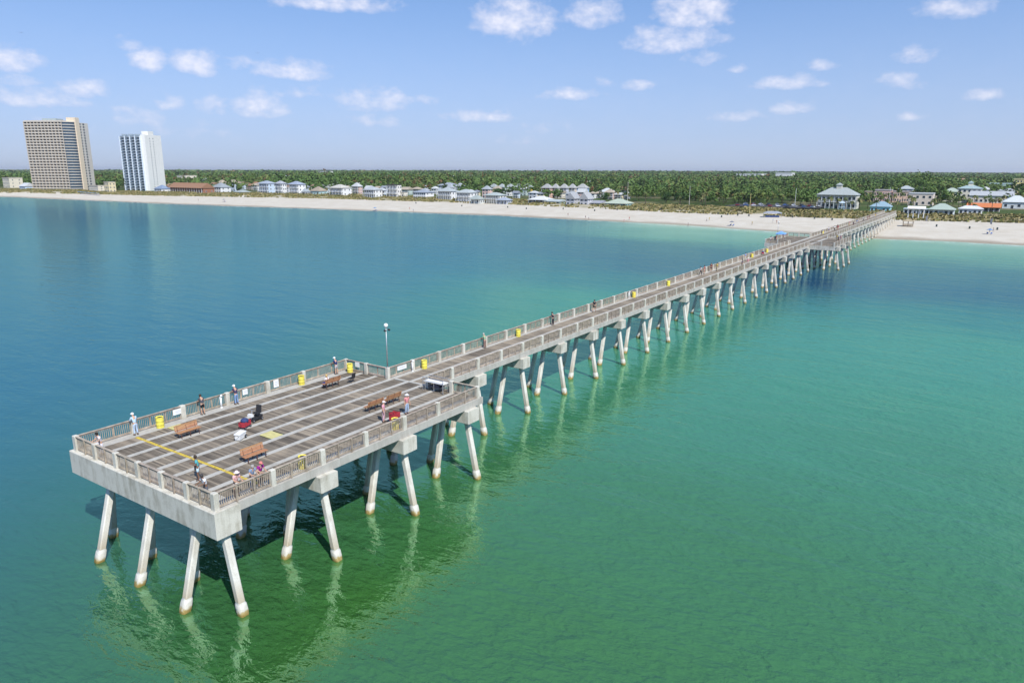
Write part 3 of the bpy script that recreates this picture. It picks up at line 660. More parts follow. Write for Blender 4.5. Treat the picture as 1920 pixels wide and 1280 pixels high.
def scooter(u, v, rz, label):
    sc = empty('mobility_scooter', (u, v, ZD), rz); tag(sc, label, 'scooter')
    mb = MB(); mb.box(-.5, .45, -.24, .24, .16, .26); mb.box(-.55, -.15, -.27, .27, .26, .42); mb.build('chassis', DARKM, sc)
    for x, y in ((-.4, -.29), (-.4, .29), (.5, -.2), (.5, .2)): wheel(.13, .08, x, y, .13, sc)
    mb = MB(); mb.box(-.45, .0, -.24, .24, .56, .66); mb.cbox((-.46, 0, .92), (.05, .23, .28), Matrix.Rotation(R_(-10), 3, 'Y')); mb.build('seat', DARKM, sc)
    MB().tube([(-.25, 0, .4), (-.25, 0, .57)], .05, 8).build('seat_post', STEEL, sc)
    mb = MB(); mb.tube([(.52, 0, .25), (.36, 0, .98)], .035, 8); mb.tube([(.34, -.27, 1.0), (.34, .27, 1.0)], .02, 6); mb.build('tiller', STEEL, sc)
    mb = MB(); mb.box(.5, .74, -.18, .18, .5, .74); mb.build('basket', WHITE, sc)
    return sc
scooter(11.25, 11.3, R_(195), 'black mobility scooter with a white basket parked on the plank deck')
ck = empty('wheeled_cooler', (8.0, 8.75, ZD), R_(25)); tag(ck, 'white wheeled cooler standing on the deck between the benches', 'cooler')
mb = MB(); mb.add([(-.42, -.2, .08), (.40, -.2, .08), (.40, .2, .08), (-.42, .2, .08), (-.45, -.24, .46), (.44, -.24, .46), (.44, .24, .46), (-.45, .24, .46)], [(0, 3, 2, 1), (4, 5, 6, 7), (0, 1, 5, 4), (1, 2, 6, 5), (2, 3, 7, 6), (3, 0, 4, 7)]); mb.build('box', WHITE, ck)
MB().box(-.47, .46, -.26, .26, .465, .54).build('lid', WHITE, ck)
for y in (-.25, .25): wheel(.14, .06, .34, y, .14, ck)
MB().tube([(-.45, -.15, .36), (-.72, -.15, .55), (-.72, .15, .55), (-.45, .15, .36)], .015, 6).build('handle', DARKM, ck)
cart = empty('beach_cart', (17.3, 1.7, ZD), R_(10)); tag(cart, 'bright red beach cart with dark wheels by the rail next to a pink shirted woman', 'cart')
mb = MB(); mb.box(-.4, .4, -.28, .28, .3, .34); mb.box(-.4, -.36, -.28, .28, .34, .95); mb.box(.36, .4, -.28, .28, .34, .8); mb.box(-.36, .36, -.28, -.25, .34, .85); mb.box(-.36, .36, .25, .28, .34, .85); mb.build('bag', RED, cart)
for y in (-.33, .33): wheel(.24, .08, .1, y, .24, cart)
mb = MB(); mb.tube([(-.4, -.2, .9), (-.62, -.2, 1.1), (-.62, .2, 1.1), (-.4, .2, .9)], .018, 6); mb.build('handle', DARKM, cart)
st = empty('folding_chair', (23.2, 12.9, ZD), R_(10)); tag(st, 'black folding camp chair standing next to the occupied bench', 'chair')
mb = MB(); mb.box(-.27, .27, -.25, .25, .4, .43); mb.cbox((0, -.28, .68), (.27, .015, .28), Matrix.Rotation(R_(14), 3, 'X')); mb.build('seat', DARKM, st)
for x in (-.27, .27): MB().tube([(x, .25, 0), (x, -.25, .42), (x, -.36, .95)], .016, 6).build('leg', DARKM, st); MB().tube([(x, -.28, 0), (x, .25, .43)], .016, 6).build('leg', DARKM, st)
cart2 = copy_tree(wg); cart2.location = (156, 10.1, ZD); cart2['label'] = 'loaded wagon parked at the walkway rail before the mid platform'

# ================================================================== people
_skin_jobs = []
def skin_obj(name, V, E, Rr, m, parent, sub=1):
    me = bpy.data.meshes.new(name); me.from_pydata(V, E, []); me.materials.append(m); o = link(name, me, parent)
    md = o.modifiers.new('skin', 'SKIN'); md.use_smooth_shade = True
    for i, sv in enumerate(me.skin_vertices[0].data): sv.radius = Rr[i] if isinstance(Rr[i], tuple) else (Rr[i], Rr[i]); sv.use_root = (i == 0)
    sb = o.modifiers.new('subsurf', 'SUBSURF'); sb.levels = sub; sb.render_levels = sub
    _skin_jobs.append(o); return o
def finish_skins():
    dg = bpy.context.evaluated_depsgraph_get(); dg.update()
    for o in _skin_jobs:
        me = bpy.data.meshes.new_from_object(o.evaluated_get(dg)); mats = [s for s in o.data.materials]
        if not me.materials and mats: me.materials.append(mats[0])
        o['_new'] = 1; o.modifiers.clear(); o.data = me; del o['_new']
    _skin_jobs.clear()
def person(loc, face, pose, shirt, pants, skin=(.50, .30, .20), hair=(.05, .035, .025), hat=None, shorts=False, label='', sleeves='short', bag=None, z=ZD, group=None, fingers=True, h=1.0):
    r = empty('person', (loc[0], loc[1], z), face-math.pi/2); tag(r, label, 'person', group); r.scale = (h, h, h)
    sit = pose == 'sit'; lean = {'rail': 16, 'stand': 3, 'walk': 5, 'phone': 6, 'sit': 4}[pose]
    zo = -.45 if sit else 0; ca, sa = math.cos(R_(lean)), math.sin(R_(lean))
    def up(x, y, zz):                         # upper body leans about the hips
        dz = zz-.95; return (x, y*ca+dz*sa, .95+dz*ca-y*sa+zo)
    V = []; E = []; Rr = []
    def add(p, r_, par=None):
        V.append(p); Rr.append(r_); i = len(V)-1
        if par is not None: E.append((par, i))
        return i
    pel = add(up(0, 0, .96), (.145, .115)); wa = add(up(0, .0, 1.14), (.125, .10), pel); ch = add(up(0, .0, 1.34), (.15, .11), wa)
    nk = add(up(0, .0, 1.485), .055, ch); hd = add(up(0, .03, 1.60), (.082, .095), nk); tp = add(up(0, .025, 1.70), (.072, .085), hd); add(up(0, .12, 1.60), .018, hd)
    legs = []; arms = []
    for sx in (-1, 1):
        if sit: pts = [(sx*.09, .02, .50), (sx*.11, .44, .50), (sx*.11, .46, .10), (sx*.12, .60, .04)]
        elif pose == 'walk': f = sx*.16; pts = [(sx*.09, 0, .90), (sx*.10, .06+f*.7, .50), (sx*.10, f*1.3-.02, .10), (sx*.11, f*1.3+.13, .04)]
        else: pts = [(sx*.09, 0, .90), (sx*.11, .03, .50), (sx*.12, -.02, .09), (sx*.14, .13, .04)]
        a = add(pts[0], .09, pel); b = add(pts[1], .062, a); c = add(pts[2], .042, b); add(pts[3], .04, c); legs.append(pts)
        sh = up(sx*.18, 0, 1.42)
        if pose == 'rail': q = [sh, (sx*.25, .20, 1.17), (sx*.17, .44, 1.13), (sx*.15, .52, 1.12)]
        elif pose == 'phone': q = [sh, (sx*.25, .08, 1.12), (sx*.10, .32, 1.20), (sx*.07, .38, 1.23)]
        elif sit: q = [sh, (sx*.25, .08, .72), (sx*.16, .32, .64), (sx*.14, .40, .62)]
        else: q = [sh, (sx*.26, .0, 1.14), (sx*.27, .10, .90), (sx*.27, .12, .82)]
        a = add(q[0], .062, ch); b = add(q[1], .046, a); c = add(q[2], .032, b); d = add(q[3], (.038, .026), c); arms.append(q)
        if fingers:
            w, k = Vector(q[2]), Vector(q[3]); dr = (k-w).normalized(); sd = dr.cross(Vector((0, 0, 1))).normalized()
            for i, (o_, l_) in enumerate(((-.03, .075), (-.011, .09), (.009, .085), (.028, .065))):
                t1 = add(tuple(k+sd*o_+dr*l_*.6), .0095, d); add(tuple(k+sd*o_*1.1+dr*l_+Vector((0, 0, -.02))), .008, t1)
            t1 = add(tuple(w+dr*.04-sd*sx*.045), .011, d); add(tuple(w+dr*.09-sd*sx*.055+Vector((0, 0, -.01))), .009, t1)
    def cm(c, n): return mat('%s_%02x%02x%02x' % (n, *[int(x*255) for x in c]), c, .8, .1, 6)
    skin_obj('body', V, E, Rr, cm(skin, 'skin'), r)
    # shirt
    V2 = [up(0, 0, .93), up(0, 0, 1.14), up(0, 0, 1.35), up(0, 0, 1.45)]; R2 = [(.165, .135), (.15, .122), (.172, .132), (.085, .075)]; E2 = [(0, 1), (1, 2), (2, 3)]
    for q in arms:
        i = len(V2); V2.append(q[0]); R2.append(.082); E2.append((2, i)); e = Vector(q[1])
        if sleeves == 'long': V2 += [q[1], q[2]]; R2 += [.062, .046]; E2 += [(i, i+1), (i+1, i+2)]
        else: V2.append(tuple(Vector(q[0]).lerp(e, .62))); R2.append(.068); E2.append((i, i+1))
    skin_obj('shirt', V2, E2, R2, cm(shirt, 'cloth'), r)
    V3 = [(0, 0, 1.0+zo) if not sit else (0, 0, .58), (0, 0, .90+zo) if not sit else (0, .02, .50)]; R3 = [(.158, .128), (.155, .13)]; E3 = [(0, 1)]
    for pts in legs:
        i = len(V3); V3.append(pts[0]); R3.append(.108); E3.append((1, i))
        if shorts: V3.append(tuple(Vector(pts[0]).lerp(Vector(pts[1]), .82))); R3.append(.088); E3.append((i, i+1))
        else: V3 += [pts[1], tuple(Vector(pts[1]).lerp(Vector(pts[2]), .93))]; R3 += [.078, .062]; E3 += [(i, i+1), (i+1, i+2)]
    skin_obj('shorts' if shorts else 'trousers', V3, E3, R3, cm(pants, 'cloth'), r)
    hc = Vector(up(0, .02, 1.665)); mb = MB()
    if hat: mb.lathe([(.19 if hat[1] else .115, -.01), (.19 if hat[1] else .115, .008), (.112, .012), (.108, .07), (.07, .115), (.01, .125)], 14, hc); (None if hat[1] else mb.box(hc.x-.075, hc.x+.075, hc.y+.09, hc.y+.20, hc.z-.008, hc.z+.008)); mb.build('hat', cm(hat[0], 'cloth'), r, smooth=True)
    else: mb.lathe([(.085, -.09), (.104, -.03), (.108, .03), (.085, .085), (.045, .112), (.008, .118)], 12, hc+Vector((0, -.022, -.005))); mb.build('hair', cm(hair, 'hair'), r, smooth=True)
    for pts in legs:
        a, b = Vector(pts[2]), Vector(pts[3]); mb = MB(); mb.tube([(a.x, a.y-.06, .045), (a.x, a.y+.02, .055), (b.x, b.y+.05, .035)], [.045, .055, .035], 8); mb.build('shoe', cm((.06, .05, .05), 'cloth'), r, smooth=True)
    if bag: mb = MB(); mb.cbox((.30, .04, .80), (.07, .16, .17)); mb.tube([(.30, -.08, .97), (.24, 0, 1.36), (.30, .14, .97)], .012, 5); mb.build('bag', cm(bag, 'cloth'), r)
    return r
PV = math.pi/2
NEAR = [
 dict(loc=(4.05, T_W-.55), face=PV, pose='rail', shirt=(.45, .60, .72), pants=(.42, .52, .66), hat=((.80, .80, .80), False), sleeves='long', label='person in pale blue long sleeves and trousers with white cap leaning on rail'),
 dict(loc=(9.7, T_W-.55), face=PV, pose='rail', shirt=(.07, .075, .09), pants=(.012, .012, .015), shorts=True, label='person in dark grey shirt and black shorts leaning on rail'),
 dict(loc=(12.9, T_W-.55), face=PV, pose='rail', shirt=(.05, .04, .10), pants=(.20, .30, .48), hat=((.80, .80, .78), False), label='person in dark top, blue jeans and white cap at the rail'),
 dict(loc=(24.3, T_W-.55), face=PV, pose='rail', shirt=(.02, .035, .13), pants=(.42, .41, .42), shorts=True, hat=((.78, .78, .78), False), label='person in navy top and grey shorts at the rail near the far corner'),
 dict(loc=(.60, 14.3), face=math.pi, pose='rail', shirt=(.75, .70, .72), pants=(.62, .60, .66), hair=(.015, .012, .01), label='dark haired person in white leaning on the front rail', bag=(.7, .68, .72)),
 dict(loc=(1.95, 4.7), face=R_(150), pose='phone', shirt=(.10, .42, .45), pants=(.45, .60, .66), skin=(.20, .11, .07), shorts=True, label='person in teal shirt and pale shorts standing on deck carrying a black bag', bag=(.012, .012, .02)),
 dict(loc=(.60, 1.75), face=math.pi, pose='rail', shirt=(.80, .80, .80), pants=(.10, .11, .14), skin=(.20, .11, .07), hair=(.05, .045, .045), label='person in white shirt leaning over the front rail at the corner'),
 dict(loc=(1.9, .62), face=-PV, pose='rail', shirt=(.72, .42, .42), pants=(.78, .76, .72), hat=((.78, .62, .58), True), shorts=True, label='person in pale pink with a sun hat at the side rail'),
 dict(loc=(3.05, .60), face=-PV, pose='rail', shirt=(.20, .27, .40), pants=(.16, .2, .3), hair=(.35, .33, .32), label='person in blue grey shirt at the side rail beside a purple shirt'),
 dict(loc=(3.65, .60), face=-PV, pose='rail', shirt=(.28, .01, .22), pants=(.50, .36, .26), hat=((.62, .20, .18), False), shorts=True, label='person in vivid purple shirt and reddish cap at the side rail'),
 dict(loc=(16.9, 2.55), face=R_(-60), pose='stand', shirt=(.72, .35, .42), pants=(.62, .40, .46), hat=((.76, .66, .66), False), label='person in pink top standing behind the red beach cart'),
 dict(loc=(19.4, 2.3), face=R_(-100), pose='stand', shirt=(.66, .26, .27), pants=(.35, .45, .60), hat=((.80, .76, .76), True), label='person in coral pink shirt and blue jeans with white hat by the rail'),
 dict(loc=(20.6, 13.3), face=PV, pose='sit', shirt=(.78, .77, .80), pants=(.06, .09, .35), hair=(.55, .38, .14), label='fair haired person in white shirt sitting on the bench'),
 dict(loc=(41.4, VL-.55), face=PV, pose='rail', shirt=(.24, .42, .26), pants=(.25, .16, .13), label='person in green shirt at the walkway rail before the first lone drum', hair=(.5, .45, .4)),
 dict(loc=(56.6, VL-.55), face=PV, pose='rail', shirt=(.015, .018, .04), pants=(.02, .02, .03), label='person all in black leaning on the walkway rail'),
 dict(loc=(67.7, VL-.8), face=0, pose='walk', shirt=(.02, .02, .03), pants=(.018, .018, .02), shorts=True, label='person in black shorts walking along the walkway')]
for d in NEAR: person(**d)
FAR = [((.75, .78, .78), (.03, .04, .05), None), ((.50, .06, .09), (.45, .22, .2), None), ((.14, .03, .04), (.06, .03, .05), None), ((.7, .55, .12), (.5, .45, .3), None), ((.04, .04, .12), (.03, .03, .05), None), ((.65, .3, .34), (.6, .5, .5), ((.75, .7, .65), True)), ((.2, .35, .6), (.5, .48, .42), None), ((.7, .7, .72), (.12, .16, .3), ((.1, .1, .12), False))]
protos = [person((0, 0), 0, 'stand' if i % 2 else 'walk', a, b, hat=c, shorts=i % 3 != 0, label='x', fingers=False) for i, (a, b, c) in enumerate(FAR)]
finish_skins()
crowd = [(112.5, 10.25), (114.5, 10.2), (118.8, 10.3), (119.9, 9.5), (127.5, 6.7), (132, 6.8), (141.5, 10.1), (186.5, 16.2), (189, 16.6), (193.5, 16.4), (200, 15.9), (205, 2.0), (199, .6), (203.5, .8), (222, 9.4), (236, 10.1), (243, 9.5), (246, 9.0), (250, 9.8), (262, 8.2), (268, 7.6), (272, 9.5), (281, 8.4), (288, 8.9), (301, 9.1), (309, 8.6), (318, 9.3), (330, 8.6), (338, 9.5)]
walk_lab = ['person in white top and black shorts walking the far half of the pier', 'person in crimson top on the far half of the pier', 'person in dark maroon on the far half of the pier', 'person in mustard top on the far half of the pier', 'person in navy clothes on the far half of the pier', 'person in pink with a pale sun hat on the far half of the pier', 'person in blue shirt on the far half of the pier', 'person in white shirt and dark cap on the far half of the pier']
for i, (u, v) in enumerate(crowd):
    k = i % 8; o = copy_tree(protos[k]); o.location = (u, v, ZD); o.rotation_euler = (0, 0, random.uniform(0, 6.28)); o['label'] = walk_lab[k]; o['group'] = walk_lab[k].replace('person', 'people')
beach_people = [(1180, 410), (1098, 407), (1104, 408), (1065, 407), (1170, 416), (1325, 415), (1330, 414), (775, 394), (768, 392), (672, 379), (421, 379), (372, 377), (780, 382), (712, 381), (1410, 421), (1449, 419), (1456, 420), (1290, 423), (1855, 437), (1862, 436), (118, 372)]
blab = ['person in white top and black shorts standing on the sand', 'person in crimson top standing on the sand', 'person in dark maroon standing on the sand', 'person in mustard top standing on the sand', 'person in navy clothes standing on the sand', 'person in pink with a pale sun hat on the sand', 'person in blue shirt standing on the sand', 'person in white shirt and dark cap on the sand']
for i, (x, y) in enumerate(beach_people):
    k = (i*3+1) % 8; q = ground_at(x, y, 1.2); zz = float(terrain_z(q.x, q.y))
    if zz < .1: q = ground_at(x, y, 0.2); zz = max(0.0, float(terrain_z(q.x, q.y)))
    o = copy_tree(protos[k]); o.location = (q.x, q.y, zz); o.rotation_euler = (0, 0, random.uniform(0, 6.28)); o['label'] = blab[k]; o['group'] = blab[k].replace('person', 'people')
def kill(o):
    for c in list(o.children): kill(c)
    bpy.data.objects.remove(o)
for o in protos: kill(o)
# ================================================================== buildings along the shore
GLASS = mat('dark_window_glass', (.035, .05, .07), .12, .2, .6, spec=.6)
GLASSB = mat('blue_window_glass', (.05, .085, .12), .12, .2, .6, spec=.6)
FRAME = mat('white_trim', (.74, .74, .72), .6, .05, 2)
def roofm(c):
    c = tuple(x*.8 for x in c)
    return mat('roof_%02x%02x%02x' % tuple(int(x*255) for x in c), c, .7, .14, 1.5, stretch=(1, 3, 1), rnd=.05)
def wallm(c): return mat('wall_%02x%02x%02x' % tuple(int(x*255) for x in c), c, .8, .06, .7)
solid = []
foot = []                                         # building footprints, kept free of trees
_win = {}
def window(root, x, y, z, w, h, side, glass=None, name='window'):
    """frame with a pane set back in it; side 'f' looks out to sea (-x), 'r' along the shore (-y)"""
    key = (round(w, 1), round(h, 1), glass.name if glass else '', name)
    if key not in _win:
        w_, h_ = key[0], key[1]; mb = MB(); t = .09
        for (a, b, c, d) in ((-w_/2, w_/2, 0, t), (-w_/2, w_/2, h_-t, h_), (-w_/2, -w_/2+t, t, h_-t), (w_/2-t, w_/2, t, h_-t)): mb.box(-.08, .02, a, b, c, d)
        mb.mi = 1; mb.box(-.03, .01, -w_/2+t, w_/2-t, t, h_-t); _win[key] = mb.mesh(name, [FRAME, glass or GLASS])
    return link(name, _win[key], root, (x, y, z), 0 if side == 'f' else math.pi/2)
def hip_roof(mb, x0, x1, y0, y1, z, h, o=.6, inset=None, t=.18):
    x0 -= o; x1 += o; y0 -= o; y1 += o; W, D = y1-y0, x1-x0; k = min(W, D)/2 if inset is None else inset
    if W >= D: r0, r1 = ((x0+x1)/2, y0+k, z+h), ((x0+x1)/2, y1-k, z+h)
    else: r0, r1 = (x0+k, (y0+y1)/2, z+h), (x1-k, (y0+y1)/2, z+h)
    vs_ = [(x0, y0, z), (x1, y0, z), (x1, y1, z), (x0, y1, z), r0, r1, (x0, y0, z-t), (x1, y0, z-t), (x1, y1, z-t), (x0, y1, z-t)]
    if W >= D: fs = [(0, 1, 4), (1, 2, 5, 4), (2, 3, 5), (3, 0, 4, 5)]
    else: fs = [(0, 1, 5, 4), (1, 2, 5), (2, 3, 4, 5), (3, 0, 4)]
    mb.add(vs_, fs+[(6, 7, 1, 0), (7, 8, 2, 1), (8, 9, 3, 2), (9, 6, 0, 3), (9, 8, 7, 6)])
named = []
def short(l):
    for w in (' with ', ' beside ', ' behind ', ' under ', ' next ', ' set ', ' in ', ' at ', ' between ', ' left ', ' joined ', ' rising ', ' far ', ' half ', ' on '):
        l = l.split(w)[0]
    return l
def near(u, v):
    return min(named, key=lambda b: (b[0]-u)**2+(b[1]-v)**2)[2]
def house(x0, x1, yb, yt, label, name='beach_house', cat='house', wall=(.7, .7, .68), roof='hip', rc=(.33, .36, .38), st=2, ratio=.8, rfrac=.28, porch=False, cols=None, zg=4.2, glass=None, du=None, group=None, side_cols=2, over=.6, back=0.0, cupola=False, front=15):
    xc = (x0+x1)/2; q = ground_at(xc, yb, zg); a = to_px(q); pv = abs(to_px(q+Vector((0, 1, 0)))[0]-a[0]); pu = abs(to_px(q+Vector((1, 0, 0)))[0]-a[0]); pz = abs(to_px(q+Vector((0, 0, 1)))[1]-a[1])
    wv = (x1-x0)/(pv+ratio*pu); D = du or wv*ratio; H = (yb-yt)/pz; rh = H*rfrac; hw = H-rh
    zz = max(float(terrain_z(q.x+D/2, q.y)), float(terrain_z(q.x, q.y)))-.1
    r = empty(name, (q.x+back, q.y, min(zz, zg)), 0); tag(r, label, cat, group); solid.append((q.x+back-1.5, q.x+back+D+1, q.y-wv/2-1, q.y+wv/2+1)); foot.append((q.x+back-(48 if q.y < 50 else front), q.x+back+D+2, q.y-wv/2-4, q.y+wv/2+2))
    if not group: named.append((q.x+back+D/2, q.y, short(label)))
    hw += zg-min(zz, zg); sh = hw/st; f0 = 1.9 if porch else 0
    mb = MB(); mb.box(f0, D, -wv/2, wv/2, 0, hw); mb.build('wall', wallm(wall), r)
    mb = MB()
    if roof == 'hip': hip_roof(mb, 0, D, -wv/2, wv/2, hw+.003, rh, over)
    elif roof == 'gable': hip_roof(mb, 0, D, -wv/2, wv/2, hw+.003, rh, over, inset=.01)
    else: mb.box(-over*.5, D+.2, -wv/2-.2, wv/2+.2, hw+.003, hw+.003+max(.4, rh))
    rf = mb.build('roof', roofm(rc), r)
    if cupola:
        mb = MB(); mb.box(D/2-1.5, D/2+1.5, -1.5, 1.5, hw+rh*.7, hw+rh+1.6); mb.build('cupola', wallm(wall), rf)
        mb = MB(); hip_roof(mb, D/2-1.5, D/2+1.5, -1.5, 1.5, hw+rh+1.603, 1.3, .4); mb.build('cupola_roof', roofm(rc), rf)
    nc = cols or max(2, int(wv/3.0)); ww = min(1.7, wv/nc*.62); wh = min(1.8, sh*.58)
    for s in range(st):
        for c in range(nc):
            y = -wv/2+(c+.5)*wv/nc
            if s == 0 and c == nc//2: window(r, f0, y, .05, min(1.6, ww), min(2.2, sh*.8), 'f', glass, 'door')
            else: window(r, f0, y, s*sh+sh*.26, ww, wh, 'f', glass)
        for c in range(side_cols):
            window(r, f0+(D-f0)*(c+.5)/side_cols, -wv/2, s*sh+sh*.3, min(1.3, (D-f0)/side_cols*.5), wh*.85, 'r', glass)
        if porch:
            if s: MB().box(-.05, f0-.003, -wv/2+.02, wv/2-.02, s*sh-.15, s*sh+.1).build('balcony_floor', FRAME, r)
            mb = MB(); mb.box(0, .06, -wv/2+.05, wv/2-.05, s*sh+.95, s*sh+1.05)
            for k in range(int(wv/.5)): mb.box(.01, .05, -wv/2+k*.5+.1, -wv/2+k*.5+.16, s*sh+.12, s*sh+.95)
            if s: mb.build('balcony_rail', FRAME, r)
    if porch:
        for k in range(nc+1):
            y = -wv/2+.15+k*(wv-.3)/nc; MB().box(.08, .34, y-.14, y+.14, 0, hw-.003).build('column', FRAME, r)
    return r
W_ = (.74, .74, .72); CR = (.66, .60, .48); G1 = (.36, .40, .42); G2 = (.42, .47, .44); BR = (.36, .20, .11); LB = (.50, .60, .70)
H = house
# far left
H(-6, 32, 352, 333, 'low beige building at the foot of the tall beige tower, half out of frame', 'hotel', 'building', CR, 'flat', (.55, .5, .42), 3, rfrac=.08)
H(27, 58, 357, 343, 'pale blue low house with white roof in front of the beige tower', wall=LB, roof='gable', rc=(.7, .72, .74), st=1, rfrac=.45)
H(155, 198, 360, 348, 'cream three level parking deck beside the beige tower', 'parking_deck', 'building', CR, 'flat', CR, 3, rfrac=.06, cols=9)
H(190, 212, 361, 341, 'cream yellow corner building between the two towers', 'building', 'building', (.68, .58, .36), 'flat', CR, 3, rfrac=.06, cols=3)
H(196, 236, 352, 331, 'tan four storey block behind the palms between the towers', 'apartment_block', 'building', (.55, .50, .40), 'flat', CR, 4, rfrac=.06, cols=8, back=25)
H(281, 312, 361, 347, 'low house with a blue roof at the foot of the white tower', wall=W_, rc=(.25, .33, .45), st=1, rfrac=.5)
H(310, 347, 345, 329, 'cream building with a white stair tower behind the brown motel', 'building', 'building', CR, 'flat', CR, 3, rfrac=.06, back=12)
H(303, 390, 363, 343, 'long low motel with brown roof and brown posts', 'motel', 'motel', (.30, .14, .08), 'gable', BR, 1, .25, .45, True, 14)
H(389, 424, 363, 343, 'grey roofed white beach house next to the brown motel', rc=G1, rfrac=.4, cols=4)
H(416, 447, 353, 341, 'cream yellow house behind the grey roofed one', wall=(.68, .60, .38), roof='gable', rc=(.6, .57, .45), back=10)
H(441, 479, 356, 341, 'house under a broad brown roof left of the white balcony houses', wall=(.35, .26, .2), rc=BR, rfrac=.5, back=8)
H(430, 462, 364, 356, 'low grey green roofed cottage behind the dune', wall=(.5, .55, .52), rc=G2, st=1, rfrac=.5)
H(474, 511, 365, 339, 'pale blue three storey house with stacked balconies', wall=LB, rc=(.40, .45, .52), st=3, porch=True, rfrac=.2, cols=4)
H(511, 533, 365, 339, 'narrow white three storey house with dark balconies between two pale blue ones', wall=W_, rc=(.45, .46, .5), st=3, porch=True, rfrac=.2, cols=2)
H(532, 566, 366, 340, 'white three storey house with blue grey roof and side wall', wall=W_, rc=(.36, .41, .50), st=3, porch=True, rfrac=.22, cols=3)
H(556, 577, 366, 353, 'low grey cottage beside the white balcony house', wall=(.5, .5, .52), rc=G1, st=1, rfrac=.5)
H(575, 606, 366, 350, 'tan roofed cottage with aqua walls', wall=(.40, .56, .54), rc=(.42, .35, .26), st=1, rfrac=.5)
H(608, 650, 368, 346, 'cream roofed white house with square dark openings', wall=W_, rc=(.66, .63, .55), st=2, porch=True, cols=4)
H(672, 709, 371, 350, 'white two storey house with pale grey hip roof and deck', wall=W_, rc=(.50, .53, .54), st=2, porch=True, cols=5)
H(704, 722, 370, 352, 'narrow white house joined beside the black modern house', wall=(.62, .68, .72), rc=(.5, .53, .55), st=2, porch=True, cols=3)
H(719, 748, 371, 346, 'modern house with black glazed front and flat roof', 'modern_house', 'house', (.70, .67, .62), 'flat', (.03, .03, .035), 3, .6, .05, True, 3)
H(745, 761, 371, 361, 'small plain cream box house beside the modern black one', wall=(.70, .66, .56), roof='flat', rc=CR, st=1, rfrac=.06)
H(767, 806, 373, 356, 'white two storey house with slate grey hip roof', wall=W_, rc=(.36, .40, .46), st=2, cols=6)
H(786, 830, 362, 343, 'grey roofed house with long balconies set behind the beach row', wall=(.6, .62, .66), rc=(.40, .44, .50), st=2, porch=True, back=22)
H(810, 852, 375, 352, 'white house with tall dark glazed bays under grey hip roof', wall=W_, rc=(.46, .50, .50), st=2, porch=True, cols=6)
H(846, 887, 377, 355, 'white columned house with pale grey hip roof', wall=W_, rc=(.50, .54, .53), st=2, porch=True, cols=5)
H(874, 903, 379, 366, 'low pavilion with grey green roof on the beach front', 'pavilion', 'pavilion', (.55, .58, .56), 'hip', G2, 1, rfrac=.55, porch=True)
H(900, 942, 379, 361, 'cream pavilion house with stepped roofs', wall=(.68, .66, .55), rc=(.46, .52, .49), st=2, porch=True, cols=6)
H(925, 955, 380, 370, 'low blue grey beach bar behind the dune grass', 'beach_bar', 'bar', (.52, .56, .64), 'hip', (.40, .45, .52), 1, rfrac=.5, porch=True)
for i, (a, b, c, n) in enumerate([(898, 916, (.50, .55, .62), 'slate blue'), (915, 931, (.45, .56, .50), 'sage green'), (930, 947, (.42, .56, .58), 'aqua'), (945, 963, (.50, .62, .54), 'mint'), (962, 981, (.78, .55, .06), 'bright yellow')]):
    H(a, b, 366, 345, 'tall narrow %s house with hip roof in the first colourful row' % n, wall=c, rc=(.42, .46, .44), st=3, porch=i < 4, cols=2, back=14, rfrac=.3)
for i, (a, b, c, n) in enumerate([(997, 1020, (.68, .42, .32), 'salmon'), (1018, 1034, (.60, .60, .40), 'pale lime'), (1033, 1051, (.50, .52, .60), 'lavender grey'), (1050, 1066, (.66, .55, .44), 'peach'), (1064, 1088, (.24, .42, .72), 'bright blue')]):
    H(a, b, 371, 345, 'tall narrow %s house with hip roof in the second colourful row' % n, wall=c, rc=(.46, .46, .44), st=3, porch=i < 4, cols=2, back=12, rfrac=.3)
H(982, 1032, 381, 368, 'open pavilion under a broad white roof', 'pavilion', 'pavilion', (.3, .28, .26), 'hip', (.74, .74, .72), 1, rfrac=.5, porch=True)
H(1014, 1056, 382, 374, 'low teal beach hut beside the white roofed pavilion', 'beach_hut', 'hut', (.40, .56, .52), 'gable', (.52, .58, .56), 1, rfrac=.45)
H(1056, 1082, 384, 361, 'grey shingled house with steep gable left of its twin', wall=(.46, .47, .50), roof='gable', rc=(.44, .45, .46), st=2, rfrac=.5, ratio=1.2)
H(1082, 1107, 385, 361, 'grey shingled house with steep gable and a long low wing', wall=(.50, .50, .52), roof='gable', rc=(.47, .48, .48), st=2, rfrac=.5, ratio=1.2)
H(1090, 1132, 385, 376, 'long low grey roofed wing beside the steep gabled houses', 'low_wing', 'building', (.45, .45, .47), 'gable', (.38, .39, .42), 1, rfrac=.5)
H(1126, 1180, 387, 373, 'open turquoise pavilion with pale green hip roof', 'pavilion', 'pavilion', (.35, .60, .58), 'hip', (.50, .56, .44), 1, rfrac=.6, porch=True)
H(1070, 1092, 352, 340, 'plain white box building among the trees', 'warehouse', 'building', W_, 'flat', W_, 1, rfrac=.06, back=40)
H(1088, 1120, 372, 354, 'white building with curved pale roof behind the gabled houses', 'hall', 'building', W_, 'hip', (.70, .72, .72), 2, rfrac=.4, back=30)
